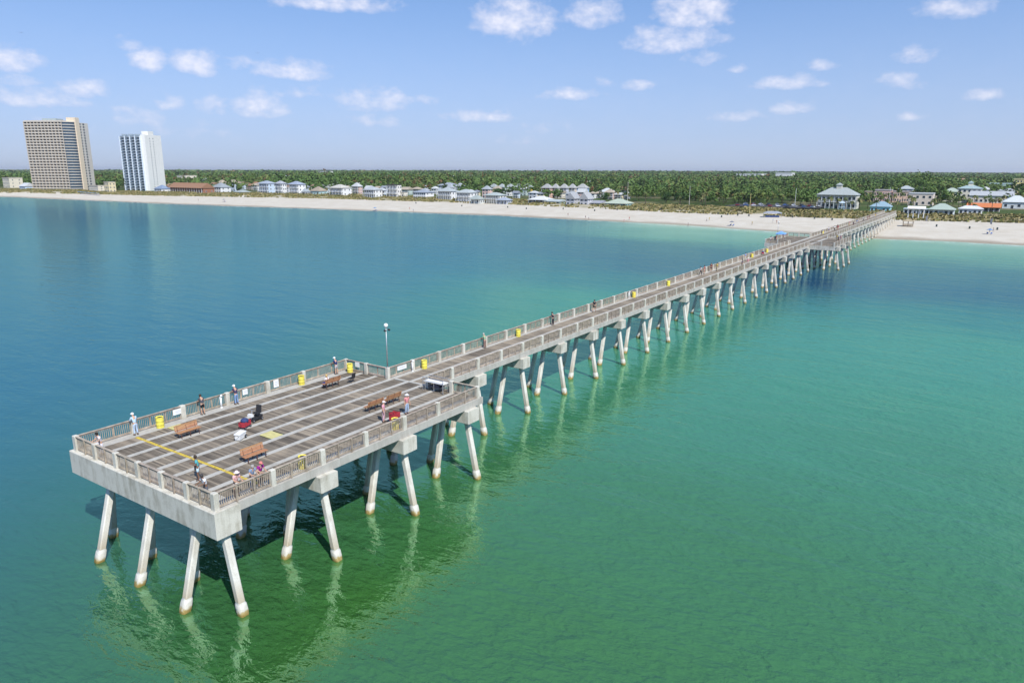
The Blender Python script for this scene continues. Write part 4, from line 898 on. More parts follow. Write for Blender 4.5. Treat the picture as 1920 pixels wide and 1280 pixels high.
# pier park side
H(1526, 1606, 391, 352, 'large cream restaurant with wide grey hip roof and cupola beside the pier', 'restaurant', 'restaurant', (.56, .54, .46), 'hip', (.44, .48, .46), 2, .6, .34, True, 9, cupola=True)
H(1600, 1622, 381, 361, 'yellow two storey shop front at the end of the pink row', 'shop', 'shop', (.75, .60, .26), 'flat', (.6, .5, .4), 2, rfrac=.08, back=45)
H(1618, 1656, 382, 358, 'pink shop front with dark upper windows and flat roof', 'shop', 'shop', (.74, .48, .40), 'flat', (.55, .5, .48), 2, rfrac=.08, cols=8, back=45)
H(1655, 1696, 383, 361, 'peach shop front next to the grey lookout tower', 'shop', 'shop', (.78, .54, .40), 'flat', (.6, .52, .48), 2, rfrac=.08, cols=8, back=45)
H(1661, 1692, 383, 351, 'grey hip roofed lookout tower rising over the peach shops', 'tower_house', 'building', (.50, .54, .56), 'hip', (.46, .50, .50), 3, rfrac=.2, back=62)
H(1690, 1742, 388, 364, 'cream and pink arcade with a white awning behind the palms', 'arcade', 'building', (.74, .62, .52), 'flat', (.74, .74, .74), 2, rfrac=.08, back=30)
H(1629, 1669, 400, 378, 'turquoise pier entrance house with blue grey roof', 'pier_house', 'building', (.30, .68, .70), 'hip', (.32, .46, .54), 1, .7, .42, cols=5)
H(1738, 1788, 406, 382, 'beach restaurant with grey green hip roof and open blue sides', 'beach_restaurant', 'restaurant', (.60, .72, .74), 'hip', (.44, .52, .44), 1, .8, .45, True, 5)
H(1692, 1742, 404, 391, 'low white and aqua beach bar with blue awning openings', 'beach_bar', 'bar', (.62, .76, .78), 'flat', (.70, .80, .82), 1, .4, .12, True, 6)
H(1760, 1794, 380, 354, 'pale yellow house with green grey hip roof behind palms', wall=(.74, .72, .46), rc=(.48, .56, .46), st=2, back=30)
H(1788, 1836, 382, 348, 'cream tower house with blue upper storey and hip roofs', 'tower_house', 'building', (.74, .68, .54), 'hip', (.42, .54, .54), 3, rfrac=.2, cols=5, back=25, cupola=True)
H(1814, 1897, 384, 360, 'long cream building with grey roof and tall dark windows', 'long_hall', 'building', (.72, .64, .56), 'gable', (.50, .52, .53), 1, .5, .35, cols=9, back=20)
H(1812, 1874, 396, 381, 'open restaurant under a bright orange roof', 'restaurant', 'restaurant', (.3, .22, .18), 'gable', (.72, .24, .09), 1, .5, .5, True, 6)
H(1796, 1840, 404, 386, 'white vaulted beach building with small square windows', 'boat_hall', 'building', W_, 'hip', (.74, .76, .78), 1, .5, .3, cols=5)
H(1846, 1900, 362, 345, 'pale teal long building far behind the orange roof', 'hotel', 'building', (.50, .64, .64), 'flat', (.52, .68, .66), 2, rfrac=.2, cols=9, back=60)
H(1897, 1935, 366, 336, 'yellow hotel block at the edge of the trees', 'hotel', 'building', (.75, .62, .26), 'flat', (.72, .62, .36), 4, rfrac=.06, cols=6, back=50)
H(1878, 1930, 392, 368, 'low white roofed building beside the orange roofed restaurant', 'shop', 'shop', (.62, .66, .66), 'hip', (.66, .70, .70), 1, rfrac=.5, back=10)
# far white buildings in the woods
for (a, b, yb, yt, lab) in [(1374, 1432, 338, 326, 'long pale flat roofed building far off in the woods'), (1450, 1486, 341, 324, 'white stepped block far off in the woods'), (590, 618, 331, 321, 'white roofed building on the far wooded skyline'), (842, 862, 339, 330, 'pale dome roofed building in the woods'), (900, 917, 338, 331, 'small white building in the woods')]:
    H(a, b, yb, yt, lab, 'far_building', 'building', W_, 'flat', W_, 2, rfrac=.12, cols=6, side_cols=1)
# second row filling in behind the beach front
walls2 = [(W_, 'white'), (CR, 'cream'), ((.52, .60, .68), 'pale blue'), ((.58, .58, .60), 'grey'), ((.70, .62, .40), 'pale yellow'), ((.68, .48, .42), 'pink'), ((.48, .58, .54), 'sage')]
roofs2 = [((.45, .48, .50), 'grey'), ((.34, .22, .14), 'brown'), ((.62, .63, .62), 'pale metal'), ((.30, .32, .36), 'slate'), ((.50, .42, .32), 'tan')]
x = 392.0
while x < 1178:
    w = random.uniform(12, 24); yb = np.interp(x, [390, 620, 850, 1000, 1180], [358, 361, 367, 371, 376])+random.uniform(-4, 2); (wc, wn), (rc, rn) = random.choice(walls2), random.choice(roofs2); ns = random.choice([2, 2, 3]); rt = random.choice(['hip', 'hip', 'gable'])
    l_ = '%s %s storey house under %s %s roof in the second row' % (wn, ('two', 'three')[ns-2], rn, rt)
    H(x, x+w, yb, yb-random.uniform(6.0, 7.4)*ns, l_, wall=wc, rc=rc, roof=rt, st=ns, porch=random.random() < .6, rfrac=random.uniform(.22, .36), front=26, group='every '+l_)
    x += w*random.uniform(.75, 1.25)
for x in (1705, 1726, 1752, 1776, 1845, 1866, 1890):
    (wc, wn), (rc, rn) = random.choice(walls2), random.choice(roofs2); yb = random.uniform(366, 374); l_ = '%s shop with %s hip roof behind the beach restaurants' % (wn, rn)
    H(x-12, x+12, yb, yb-random.uniform(13, 18), l_, 'shop', 'shop', wc, 'hip', rc, 2, rfrac=.3, group='every '+l_)
# arch gate at the pier head
ga = empty('entrance_gate', (U_END+14, -2.0, 4.2)); tag(ga, 'white timber entrance gate beside the turquoise pier house', 'gate'); foot.append((U_END+8, U_END+20, -8, 6))
for y in (-3.4, -1.2, 1.2, 3.4): MB().box(-.2, .2, y-.2, y+.2, 0, 4.2).build('post', FRAME, ga)
mb = MB(); mb.box(-.3, .3, -3.9, 3.9, 4.2, 4.7); mb.build('beam', FRAME, ga)
mb = MB(); hip_roof(mb, -1, 1, -3.6, 3.6, 4.703, 1.1, .4, inset=.01); mb.build('roof', FRAME, ga)

# ---- the two towers
named.append((440, 870, 'beige condominium tower')); named.append((470, 830, 'white condominium tower'))
def tower_a():
    q = ground_at(132, 357.5, 4.2); r = empty('condominium_tower', (q.x, q.y, 3.6), R_(30)); tag(r, 'tall beige condominium tower with rows of balconies and rounded glass corner', 'tower')
    foot.append((q.x-25, q.x+70, q.y-30, q.y+75))
    wall = wallm((.50, .43, .34)); lite = wallm((.60, .555, .48)); st, fh = 25, 2.95; Ht = st*fh; Wd, D = 43.0, 28.0; nb = 11
    MB().box(2.2, D, 0, Wd, 0, Ht).build('core', wallm((.50, .44, .36)), r)
    slab = MB(); slab.box(0, 2.2-.003, 0, Wd, -.16, .16); slab.box(0, .12, 0, Wd, .16, .95); sm = slab.mesh('balcony_slab', lite)
    for k in range(st+1): link('balcony_slab', sm, r, (0, 0, k*fh))
    fin = MB(); fin.box(-.18, 2.2-.003, -.28, .28, 0, Ht+.5); fm = fin.mesh('dividing_fin', wall)
    for k in range(nb+1): link('dividing_fin', fm, r, (0, k*Wd/nb, 0))
    for s in range(st):
        for k in range(nb): window(r, 2.2, (k+.5)*Wd/nb, s*fh+.3, 2.8, 2.2, 'f', GLASS)
    # rounded glazed corner towards the camera side, then the pale stair shaft and the end face
    cs = []; n = 8; R0 = 9.0
    for i in range(n+1): a = math.pi/2*i/n; cs.append((R0-R0*math.cos(a), -R0*math.sin(a)))
    mb = MB(); N_ = len(cs); mb.add([(x+.4, y, z) for z in (0, Ht) for x, y in cs]+[(R0, 0, 0), (R0, 0, Ht)], [(i, i+1, N_+i+1, N_+i) for i in range(n)]+[tuple(range(N_, 2*N_))+(2*N_+1,)]); mb.build('corner_glazing', GLASSB, r)
    sl = MB(); ro = [(x*1.0-.35 if i < n else x, y-.35) for i, (x, y) in enumerate(cs)]; ro[0] = (-.1, -.003)
    sl.add([(x, y, z) for z in (-.3, .42) for x, y in ro]+[(R0, 0, -.3), (R0, 0, .42)], [(i, i+1, N_+i+1, N_+i) for i in range(n)]+[tuple(range(N_, 2*N_))+(2*N_+1,), tuple(range(N_-1, -1, -1))+(2*N_,)]); sm2 = sl.mesh('corner_balcony', lite)
    for k in range(st+1): link('corner_balcony', sm2, r, (0, 0, k*fh))
    MB().box(R0+.003, R0+6.5, -10.2, -.003, 0, Ht+5).build('stair_shaft', wallm((.72, .60, .44)), r)
    MB().box(R0+6.503, D+4, -8.6, -.003, 0, Ht).build('end_wing', lite, r)
    for s in range(st):
        for k in range(2): window(r, R0+9.2+k*6.0, -8.6, s*fh+.5, 3.2, 1.9, 'r', GLASS)
    MB().box(D-16, D-4, 14, 30, Ht+.17, Ht+4.2).build('roof_plant', wallm((.36, .42, .42)), r)
    mb = MB(); mb.box(1.6, D, 0, Wd, Ht+.165, Ht+1.5); mb.build('parapet', wall, r)
tower_a()
def tower_b():
    q = ground_at(273, 357.5, 4.2); r = empty('condominium_tower', (q.x, q.y, 3.6), R_(24)); tag(r, 'white condominium tower with blue balcony front and blank white side', 'tower')
    foot.append((q.x-10, q.x+55, q.y-25, q.y+45))
    wh = wallm((.78, .77, .72)); bl = wallm((.52, .62, .72)); st, fh = 20, 2.92; Ht = st*fh; Wd, D = 25.0, 28.0; nb = 4
    MB().box(2.0, D, 0, Wd, 0, Ht).build('core', bl, r)
    slab = MB(); slab.box(.2, 2.0-.003, 0, Wd, -.15, .15); sm = slab.mesh('balcony_slab', wallm((.70, .76, .80)))
    rl = MB(); rl.box(.22, .30, .1, Wd-.1, .153, 1.0); rm = rl.mesh('balcony_glass', GLASSB)
    for k in range(st+1):
        o = link('balcony_slab', sm, r, (0, 0, k*fh)); link('balcony_glass', rm, o)
    for k in range(nb+1): MB().box(-.1, 2.0-.004, k*Wd/nb-.45, k*Wd/nb+.45, 0, Ht+1).build('pilaster', wallm((.66, .74, .82)), r)
    for s in range(st):
        for k in range(nb): window(r, 2.0, (k+.5)*Wd/nb, s*fh+.3, 3.8, 2.2, 'f', GLASSB)
    MB().box(1.4, D+1, -5.2, -.003, 0, Ht+2.4).build('side_wall', wh, r)
    MB().box(8, 17, -5.0, 3, Ht+2.403, Ht+6.4).build('lift_house', wh, r)
    for s in range(st):
        for x in (9.5, 15.0): window(r, x, -5.2, s*fh+.9, 1.5, 1.1, 'r', GLASS)
    for k in range(3): mb = MB(); mb.box(3, 6, 3+8*k, 8+8*k, Ht+.16, Ht+3.2); mb.build('roof_frame', wallm((.30, .36, .40)), r)
tower_b()
# rooftops peeping out of the woods behind the beach row
roofs = [((.62, .60, .54), 'cream'), ((.35, .33, .32), 'dark grey'), ((.55, .58, .6), 'pale grey'), ((.42, .26, .17), 'brown')]
k = 0
for i in range(46):
    x = random.uniform(310, 1010) if i < 36 else random.uniform(1640, 1900); yb = random.uniform(339, 356) if i < 36 else random.uniform(345, 358)
    rc, nm = roofs[i % 4]; wc, wn = random.choice([(W_, 'white'), (CR, 'cream'), ((.6, .62, .64), 'grey')]); rt = random.choice(['hip', 'gable'])
    H(x-random.uniform(7, 13), x+random.uniform(7, 13), yb, yb-random.uniform(9, 13), '%s walled house with %s %s roof half hidden by trees' % (wn, nm, rt), 'house', 'house', wc, rt, rc, 2, rfrac=.4, cols=3, side_cols=1, front=40, group='%s walled houses with %s %s roofs half hidden in the trees' % (wn, nm, rt))

# ================================================================== trees
def foliage_mat(name, cols):
    m = bpy.data.materials.new(name); nt, N, L, P = nodes_of(m); P.inputs['Roughness'].default_value = .75; P.inputs['Specular IOR Level'].default_value = .2
    at = N.new('ShaderNodeAttribute'); at.attribute_name = 'tone'; oi = N.new('ShaderNodeObjectInfo')
    a = N.new('ShaderNodeMath'); a.operation = 'MULTIPLY_ADD'; a.inputs[1].default_value = .5; L.new(oi.outputs['Random'], a.inputs[0]); L.new(at.outputs['Fac'], a.inputs[2])
    b = N.new('ShaderNodeMath'); b.operation = 'SUBTRACT'; b.inputs[1].default_value = .25; L.new(a.outputs[0], b.inputs[0])
    rp = N.new('ShaderNodeValToRGB'); e = rp.color_ramp.elements; e[0].position = 0; e[0].color = (*cols[0], 1); e[1].position = 1; e[1].color = (*cols[-1], 1)
    for i, c in enumerate(cols[1:-1]): k_ = e.new((i+1)/(len(cols)-1)); k_.color = (*c, 1)
    L.new(b.outputs[0], rp.inputs['Fac']); L.new(rp.outputs[0], P.inputs['Base Color'])
    return m
GREENS = foliage_mat('broadleaf_foliage', [(.017, .040, .014), (.036, .078, .019), (.058, .114, .026), (.085, .145, .034), (.115, .155, .04), (.13, .08, .034)])
PINEF = foliage_mat('pine_foliage', [(.018, .035, .015), (.035, .065, .022), (.055, .09, .028), (.075, .11, .035)])
PALMF = foliage_mat('palm_fronds', [(.04, .06, .02), (.075, .10, .03), (.12, .14, .045), (.20, .17, .07)])
BARK = mat('bark', (.13, .10, .075), .95, .2, 3)
def leaf_quads(rs, centres, radii, n, size, tone0=.45, squash=1.0):
    """n small leaf-clump faces spread through lumpy ellipsoids"""
    k = rs.integers(0, len(centres), n); d = rs.normal(size=(n, 3)); d /= np.linalg.norm(d, axis=1)[:, None]
    rad = rs.uniform(.55, 1.05, n)[:, None]; c = np.array(centres)[k]+d*rad*np.array(radii)[k]*np.array([1, 1, squash])
    nrm = d+np.array([0, 0, .35])+rs.normal(scale=.38, size=(n, 3)); nrm /= np.linalg.norm(nrm, axis=1)[:, None]
    a = np.cross(nrm, rs.normal(size=(n, 3))); a /= np.linalg.norm(a, axis=1)[:, None]; b = np.cross(nrm, a)
    s = (size*rs.uniform(.55, 1.25, n))[:, None]
    v = np.stack([c-a*s-b*s*.7, c+a*s-b*s*.5, c+a*s*.8+b*s*.8, c-a*s*.7+b*s*.6], 1)
    t = tone0+rs.normal(scale=.06, size=n)
    return v.reshape(-1, 3), t
def crown_mesh(name, rs, centres, radii, n, size, m, tone0=.45):
    v, t = leaf_quads(rs, centres, radii, n, size, tone0); f = np.arange(len(v)).reshape(-1, 4)
    me = np_mesh(name, v, f, m, smooth=False); face_attr(me, 'tone', t); return me
def make_tree(kind, seed):
    rs = np.random.default_rng(seed); r = empty('tree'); mb = MB()
    if kind == 'oak':
        h = rs.uniform(6.5, 8.5); cs, rd = [], []
        mb.tube([(0, 0, -.5), (.1, .05, h*.25), (.05, .1, h*.5)], [.32, .24, .16], 7)
        for i in range(9):
            a = i*2.4+rs.uniform(-.3, .3); q = rs.uniform(1.0, 2.9); z = rs.uniform(.42, .92)*h; cs.append((math.cos(a)*q, math.sin(a)*q, z)); rd.append((rs.uniform(1.2, 1.9),)*2+(rs.uniform(.9, 1.4),))
            mb.tube([(.06, .08, h*.38), (math.cos(a)*q*.5, math.sin(a)*q*.5, z*.8), cs[-1]], [.13, .09, .03], 5)
        me = crown_mesh('crown', rs, cs, rd, 420, .42, GREENS, .42)
    elif kind == 'pine':
        h = rs.uniform(11, 14); cs, rd = [], []
        mb.tube([(0, 0, -.5), (.1, 0, h*.5), (.05, .1, h*.97)], [.26, .18, .05], 7)
        for i in range(11):
            a = i*2.4; z = h*(.5+.5*i/10); q = (1-.75*i/10)*2.0; cs.append((math.cos(a)*q, math.sin(a)*q, z)); rd.append((1.1-.5*i/10,)*2+(.6,))
            mb.tube([(.08, .04, z-.3), cs[-1]], [.06, .02], 4)
        me = crown_mesh('crown', rs, cs, rd, 360, .34, PINEF, .5)
    else:                                     # palm
        h = rs.uniform(5.5, 7.5); bx, by = rs.uniform(-.4, .4, 2)
        mb.tube([(0, 0, -.4), (bx*.3, by*.3, h*.5), (bx, by, h)], [.22, .16, .15], 8); vs_, fs_, tn = [], [], []
        for i in range(26):
            a = i*2.399; el = rs.uniform(-.5, 1.1); ln = rs.uniform(1.6, 2.3); d = np.array([math.cos(a), math.sin(a), 0]); sdv = np.array([-math.sin(a), math.cos(a), 0]); p = np.array([bx, by, h]); dirz = math.sin(el); hor_ = math.cos(el)
            prev = None; t = rs.uniform(.2, .75) if el > -.2 else rs.uniform(.7, 1.0)
            for j in range(5):
                w = .34*math.sin(math.pi*(j+.6)/5.2)+.04; L_, R2_ = p+sdv*w+np.array([0, 0, -.10]), p-sdv*w+np.array([0, 0, -.10]); b = len(vs_); vs_ += [tuple(L_), tuple(p), tuple(R2_)]
                if prev is not None: fs_ += [(prev, prev+1, b+1, b), (prev+1, prev+2, b+2, b+1)]; tn += [t, t]
                prev = b; p = p+(d*hor_+np.array([0, 0, dirz]))*ln/4; dirz -= .42; hor_ = max(.25, hor_-.06)
        me = np_mesh('crown', np.array(vs_), np.array(fs_), PALMF, smooth=False); face_attr(me, 'tone', tn)
    mb.build('trunk', BARK, r, smooth=True); link('crown', me, r); return r
TREES = {k: [make_tree(k, i*7+j) for i in range(4)] for j, k in enumerate(('oak', 'pine', 'palm'))}
LAB = {'oak': ('green broadleaf tree', 'tree'), 'pine': ('dark pine tree', 'tree'), 'palm': ('palm tree with drooping fronds', 'palm')}
def free(u, v, pad=0):
    return not any(a-pad < u < b+pad and c-pad < v < d+pad for a, b, c, d in foot)
def clear(u, v):
    return not any(a < u < b and c < v < d for a, b, c, d in solid)
def plant(kind, u, v, sc):
    o = copy_tree(random.choice(TREES[kind])); o.location = (u, v, float(terrain_z(u, v))); o.rotation_euler = (0, 0, random.uniform(0, 6.28)); o.scale = (sc,)*3
    l_, c_ = LAB[kind]; l_ = '%s %s nearest the %s' % ('low' if sc < .9 else 'tall' if sc > 1.08 else 'middling', l_, near(u, v)); tag(o, l_, c_, 'every '+l_); o.name = {'oak': 'broadleaf_tree', 'pine': 'pine_tree', 'palm': 'palm_tree'}[kind]; return o
LOT = (442, 478, 56, 112)                         # car park behind the dune
foot.append(LOT)
n = 0
while n < 62:                                     # palms
    x = random.choice([random.uniform(1110, 1540), random.uniform(1240, 1540), random.uniform(1600, 1910), random.uniform(190, 235), random.uniform(560, 1000)]); q = ground_at(x, random.uniform(372, 389) if x > 1000 else random.uniform(362, 372), 4.2)
    if q.x-veg(q.y) < 26 or not free(q.x, q.y, .5): continue
    plant('palm', q.x, q.y, random.uniform(.8, 1.2)); n += 1
n = 0
while n < 46:                                     # palms between the beach restaurants and shops
    q = ground_at(random.uniform(1590, 1925), random.uniform(378, 402), 4.2)
    if q.x-veg(q.y) < 18 or not clear(q.x, q.y) or abs(q.y-8) < 5 and q.x < 440: continue
    plant('palm', q.x, q.y, random.uniform(.7, 1.15)); n += 1
for x_, y_ in ((1532, 393), (1543, 394), (1556, 394.5), (1569, 394), (1584, 394.5), (1597, 394), (1520, 391), (1610, 393)):
    q = ground_at(x_, y_, 4.2); plant('palm', q.x, q.y, random.uniform(.85, 1.15))
n = 0
while n < 170:                                    # front of the woods
    x = random.choice([random.uniform(1105, 1560), random.uniform(300, 1100), random.uniform(1560, 1920), random.uniform(180, 240)]); q = ground_at(x, random.uniform(352, 383), 4.2)
    if q.x-veg(q.y) < 44 or q.x > 760 or not free(q.x, q.y, 1.5): continue
    plant('oak' if random.random() < .72 else 'pine', q.x, q.y, random.uniform(.75, 1.25)); n += 1
for q in TREES.values():
    for o in q: kill(o)
# the woods beyond, one mass: every crown still a clump of leaf faces
def woods():
    rs = np.random.default_rng(11); V, T = [], []
    def belt(r0, r1, spacing, nq, size, rad, hmin, hmax):
        area = .5*1.36*(r1*r1-r0*r0); cnt = int(area/spacing**2)
        r = np.sqrt(rs.uniform(r0*r0, r1*r1, cnt)); a = rs.uniform(-.09, 1.27, cnt); u = CAM_P[0]+r*np.cos(a); v = CAM_P[1]+r*np.sin(a)
        inl = u-veg(v); keep = inl > np.where(v > 130, 85, np.where(v < 48, 150, 62))
        nz_ = vnoise(u*.012, v*.012); keep &= (nz_ > .22) | (inl > 600); u, v = u[keep], v[keep]
        ok = np.array([free(x, y, 2) for x, y in zip(u, v)]) if r0 < 1300 else np.ones(len(u), bool); u, v = u[ok], v[ok]
        z = terrain_z(u, v); hh = (rs.uniform(hmin, hmax, len(u))+(6 if r1 < 2000 else 3)*(vnoise(u*.008+9, v*.008)-.5))*(1+.22*smooth(100, 900, v)); xp = 960-CAM_F*np.tan(np.arctan2(v-CAM_P[1], u-CAM_P[0])-YAW); hh = hh+(7*np.exp(-((xp-1708)/34)**2)+3*np.exp(-((xp-620)/90)**2) if 700 < r1 < 2000 else 0)
        big = vnoise(u*.02+40, v*.02); red = (rs.random(len(u)) < .015+.09*smooth(150, 600, v)*(big > .6))
        tone = np.where(red, rs.uniform(.92, 1.0, len(u)), .22+.42*big+rs.normal(scale=.06, size=len(u)))
        for i in range(len(u)):
            k_ = 4; g = rs.uniform(.65, 1.3); pine = rs.random() < .14
            if pine: k_ = 5; zf = np.linspace(.5, 1.12, k_); cs = np.c_[rs.normal(scale=rad*.12, size=(k_, 2)), zf*hh[i]*1.12]; rd = (rad*.55*(1.25-zf)+.35)[:, None]*np.ones(3)
            else: cs = np.c_[rs.normal(scale=rad*.5*g, size=(k_, 2)), rs.uniform(.42, .88, k_)*hh[i]*(.75+.3*g)]; rd = np.full((k_, 3), rad*.6*g)
            vv_, tt = leaf_quads(rs, cs, rd, nq, size*(.7 if pine else 1), -.12 if pine else 0, .85); V.append(vv_+np.array([u[i], v[i], z[i]])); T.append(tone[i]+tt*.8)
    belt(430, 800, 7.5, 44, .75, 3.0, 6.5, 10.5); belt(800, 1500, 11.5, 26, 1.35, 4.2, 8, 12); belt(1500, 3000, 21, 22, 2.6, 7, 8, 11.5); belt(3000, 6500, 52, 20, 6.5, 16, 7, 10)
    v = np.concatenate(V); t = np.concatenate(T); f = np.arange(len(v)).reshape(-1, 4)
    me = np_mesh('woodland', v, f, GREENS, smooth=False); face_attr(me, 'tone', t); print('woodland quads', len(f))
    tag(link('woodland', me), 'green coastal woodland stretching back to the horizon', 'woodland', kind='stuff')
woods()
# dune grass
def dune_grass():
    rs = np.random.default_rng(5); n = 26000; v = rs.uniform(-130, 900, n); u = veg(v)+rs.uniform(-7, 46, n)
    keep = (vnoise(u*.16, v*.12) > .33) & np.array([clear(a, b) for a, b in zip(u, v)]); u, v = u[keep], v[keep]; z = terrain_z(u, v); n = len(u)
    V, T = [], []
    for k_ in range(3):
        a = rs.uniform(0, 3.14, n); w = rs.uniform(.35, .8, n); h = rs.uniform(.45, 1.1, n); dx, dy = np.cos(a)*w, np.sin(a)*w; lx, ly = rs.normal(scale=.3, size=(2, n))
        V.append(np.stack([np.c_[u-dx, v-dy, z-.1], np.c_[u+dx, v+dy, z-.1], np.c_[u+dx*.8+lx, v+dy*.8+ly, z+h], np.c_[u-dx*.8+lx, v-dy*.8+ly, z+h]], 1)); T.append(rs.uniform(0, 1, n))
    v_ = np.concatenate(V).reshape(-1, 3); me = np_mesh('dune_grass', v_, np.arange(len(v_)).reshape(-1, 4), foliage_mat('sea_oats', [(.12, .14, .045), (.24, .20, .075), (.34, .28, .13), (.46, .40, .24)]), smooth=False); face_attr(me, 'tone', np.concatenate(T))
    tag(link('dune_grass', me), 'ochre dune grass along the back of the beach', 'grass', kind='stuff')
dune_grass()

# ================================================================== beach and car park
def car(u, v, rz, c, label):
    r = empty('parked_car', (u, v, float(terrain_z(u, v))), rz); tag(r, label, 'car', 'cars parked behind the dune'); pm = mat('carpaint_%02x%02x%02x' % tuple(int(x*255) for x in c), c, .3, .05, 2, spec=.6)
    pr = [(-2.2, .35), (-2.25, .75), (-2.05, .95), (-1.2, 1.0), (1.0, .98), (2.1, .82), (2.25, .6), (2.2, .35)]; mb = MB(); n_ = len(pr)
    mb.add([(x, y, z) for y in (-.88, .88) for x, z in pr], [tuple(range(n_)), tuple(range(2*n_-1, n_-1, -1))]+[(i, i+n_, (i+1) % n_+n_, (i+1) % n_) for i in range(n_)]); mb.build('body', pm, r)
    cb = [(-1.7, .99), (-1.3, 1.45), (.3, 1.47), (1.05, .98)]; mb = MB(); mb.add([(x, y*(1 if z < 1.2 else .82), z) for y in (-.8, .8) for x, z in cb], [(0, 1, 2, 3), (7, 6, 5, 4)]+[(i, i+4, (i+1) % 4+4, (i+1) % 4) for i in range(4)]); mb.build('cabin_glass', GLASS, r)
    MB().box(-1.25, .28, -.64, .64, 1.472, 1.50).build('cabin_roof', pm, r)
    for x in (-1.4, 1.4):
        for y in (-.82, .82): wheel(.33, .22, x, y, .33, r)
cc = [((.75, .75, .76), 'white'), ((.02, .02, .025), 'black'), ((.35, .36, .38), 'silver grey'), ((.25, .03, .03), 'dark red'), ((.05, .10, .25), 'navy blue'), ((.62, .63, .64), 'pale silver')]
MB().box(LOT[0]+2, LOT[1]-2, LOT[2], LOT[3], 4.75, 5.0).build('car_park', mat('asphalt', (.055, .055, .058), .9, .2, 1.5))['kind'] = 'structure'
seen = {}
for i in range(20):
    c, nm = cc[(i*5+i//6) % 6]; row = i % 2; v = 59+(i//2)*5.1+random.uniform(-.3, .3); u = 449+row*17
    r_ = car(u, v, R_(random.choice([2, 180, -3])), c, '%s car parked %s of the car park behind the dune' % (nm, 'on the seaward row' if row == 0 else 'on the landward row'))
for o in [o for o in bpy.data.objects if o.name.startswith('parked_car')]: o.location.z = 5.0
def barrel(x, y):
    q = ground_at(x, y, 2.4); zz = float(terrain_z(q.x, q.y)); r = empty('beach_barrel', (q.x, q.y, zz)); l_ = 'dark trash barrel on the sand seaward of the '+near(q.x, q.y); tag(r, l_, 'trash can', 'every '+l_)
    MB().lathe([(.33, 0), (.36, .03), (.36, .5), (.38, .52), (.36, .54), (.36, 1.0), (.38, 1.04), (.3, 1.04), (.28, .9), (.02, .9)], 14).build('barrel', mat('dark_green_barrel', (.05, .07, .07), .6), r, smooth=True)
    MB().lathe([(.30, .905), (.2, 1.08), (.02, 1.1)], 10).build('liner_bag', DARKM, r, smooth=True)
for x, y in [(952, 389), (987, 391), (1056, 393), (1115, 396), (1157, 396), (1196, 397), (1238, 398), (1299, 401), (1346, 404), (1353, 407), (1364, 405), (1383, 406), (1404, 407), (1486, 410), (1527, 412), (1560, 414), (1756, 424), (1818, 427), (1870, 429), (866, 386), (780, 382)]: barrel(x, y)
def umbrella(x, y, c, nm, where='shading loungers on the open sand'):
    q = ground_at(x, y, 1.6); zz = float(terrain_z(q.x, q.y)); r = empty('beach_umbrella', (q.x, q.y, zz)); tag(r, '%s beach umbrella %s' % (nm, where), 'umbrella', '%s umbrellas %s' % (nm, where))
    MB().tube([(0, 0, -.3), (0, 0, 2.3)], .03, 6).build('pole', FRAME, r); mb = MB(); n_ = 8; mb.add([(math.cos(k_*.7854)*1.3, math.sin(k_*.7854)*1.3, 1.85) for k_ in range(8)]+[(0, 0, 2.4), (0, 0, 2.34)], [(k_, (k_+1) % 8, 8) for k_ in range(8)]+[((k_+1) % 8, k_, 9) for k_ in range(8)]); mb.build('canopy', paint(c), r)
    for s in (-1, 1): mb = MB(); mb.box(-.9, .9, s*.7-.3, s*.7+.3, .28, .34); mb.cbox((.95, s*.7, .52), (.03, .3, .3), Matrix.Rotation(R_(35), 3, 'Y')); mb.build('lounger', paint((.10, .16, .36)), r)
for x, y, c, nm in [(1372, 419, (.10, .12, .16), 'dark grey'), (420, 378, (.10, .12, .16), 'dark grey'), (1855, 438, (.08, .2, .4), 'blue'), (703, 391, (.08, .2, .4), 'blue')]: umbrella(x, y, c, nm)
for i in range(9): umbrella(148+i*4.6, 366.5+i*.25, (.08, .2, .4), 'blue', 'in the row on the sand below the beige tower')
# beach patrol hut on wheels and tents
q = ground_at(1702, 424, 2.2); hut = empty('beach_hut', (q.x, q.y, float(terrain_z(q.x, q.y))), R_(8)); tag(hut, 'open wooden beach service hut on skids standing on the sand beside the pier', 'hut')
for x in (-1.4, 1.4):
    for y in (-2, 0, 2): MB().box(x-.08, x+.08, y-.08, y+.08, 0, 2.5).build('post', BENCHF, hut)
MB().box(-1.5, 1.5, -2.1, 2.1, .35, .5).build('floor', WOOD_RAIL, hut); MB().box(-1.45, -1.38, -1.9, 1.9, .503, 1.3).build('counter', WOOD_RAIL, hut)
mb = MB(); hip_roof(mb, -1.5, 1.5, -2.1, 2.1, 2.503, .7, .4); mb.build('roof', mat('thatch', (.40, .33, .22), .9, .2, 4), hut)
q = ground_at(1448, 407.5, 2.8); tn = empty('canopy_tent', (q.x, q.y, float(terrain_z(q.x, q.y))), .2); tag(tn, 'long grey canopy tent with equipment at the back of the beach', 'tent')
for x in (-2, 2):
    for y in (-4.5, -1.5, 1.5, 4.5): MB().tube([(x, y, 0), (x, y, 2.3)], .05, 6).build('pole', STEEL, tn)
mb = MB(); hip_roof(mb, -2, 2, -4.5, 4.5, 2.3, .9, .2); mb.build('canopy', paint((.30, .32, .36)), tn)
mb = MB(); mb.box(-1, 1, -3.5, 3.5, 0, .9); mb.build('stacked_loungers', paint((.10, .16, .36)), tn)
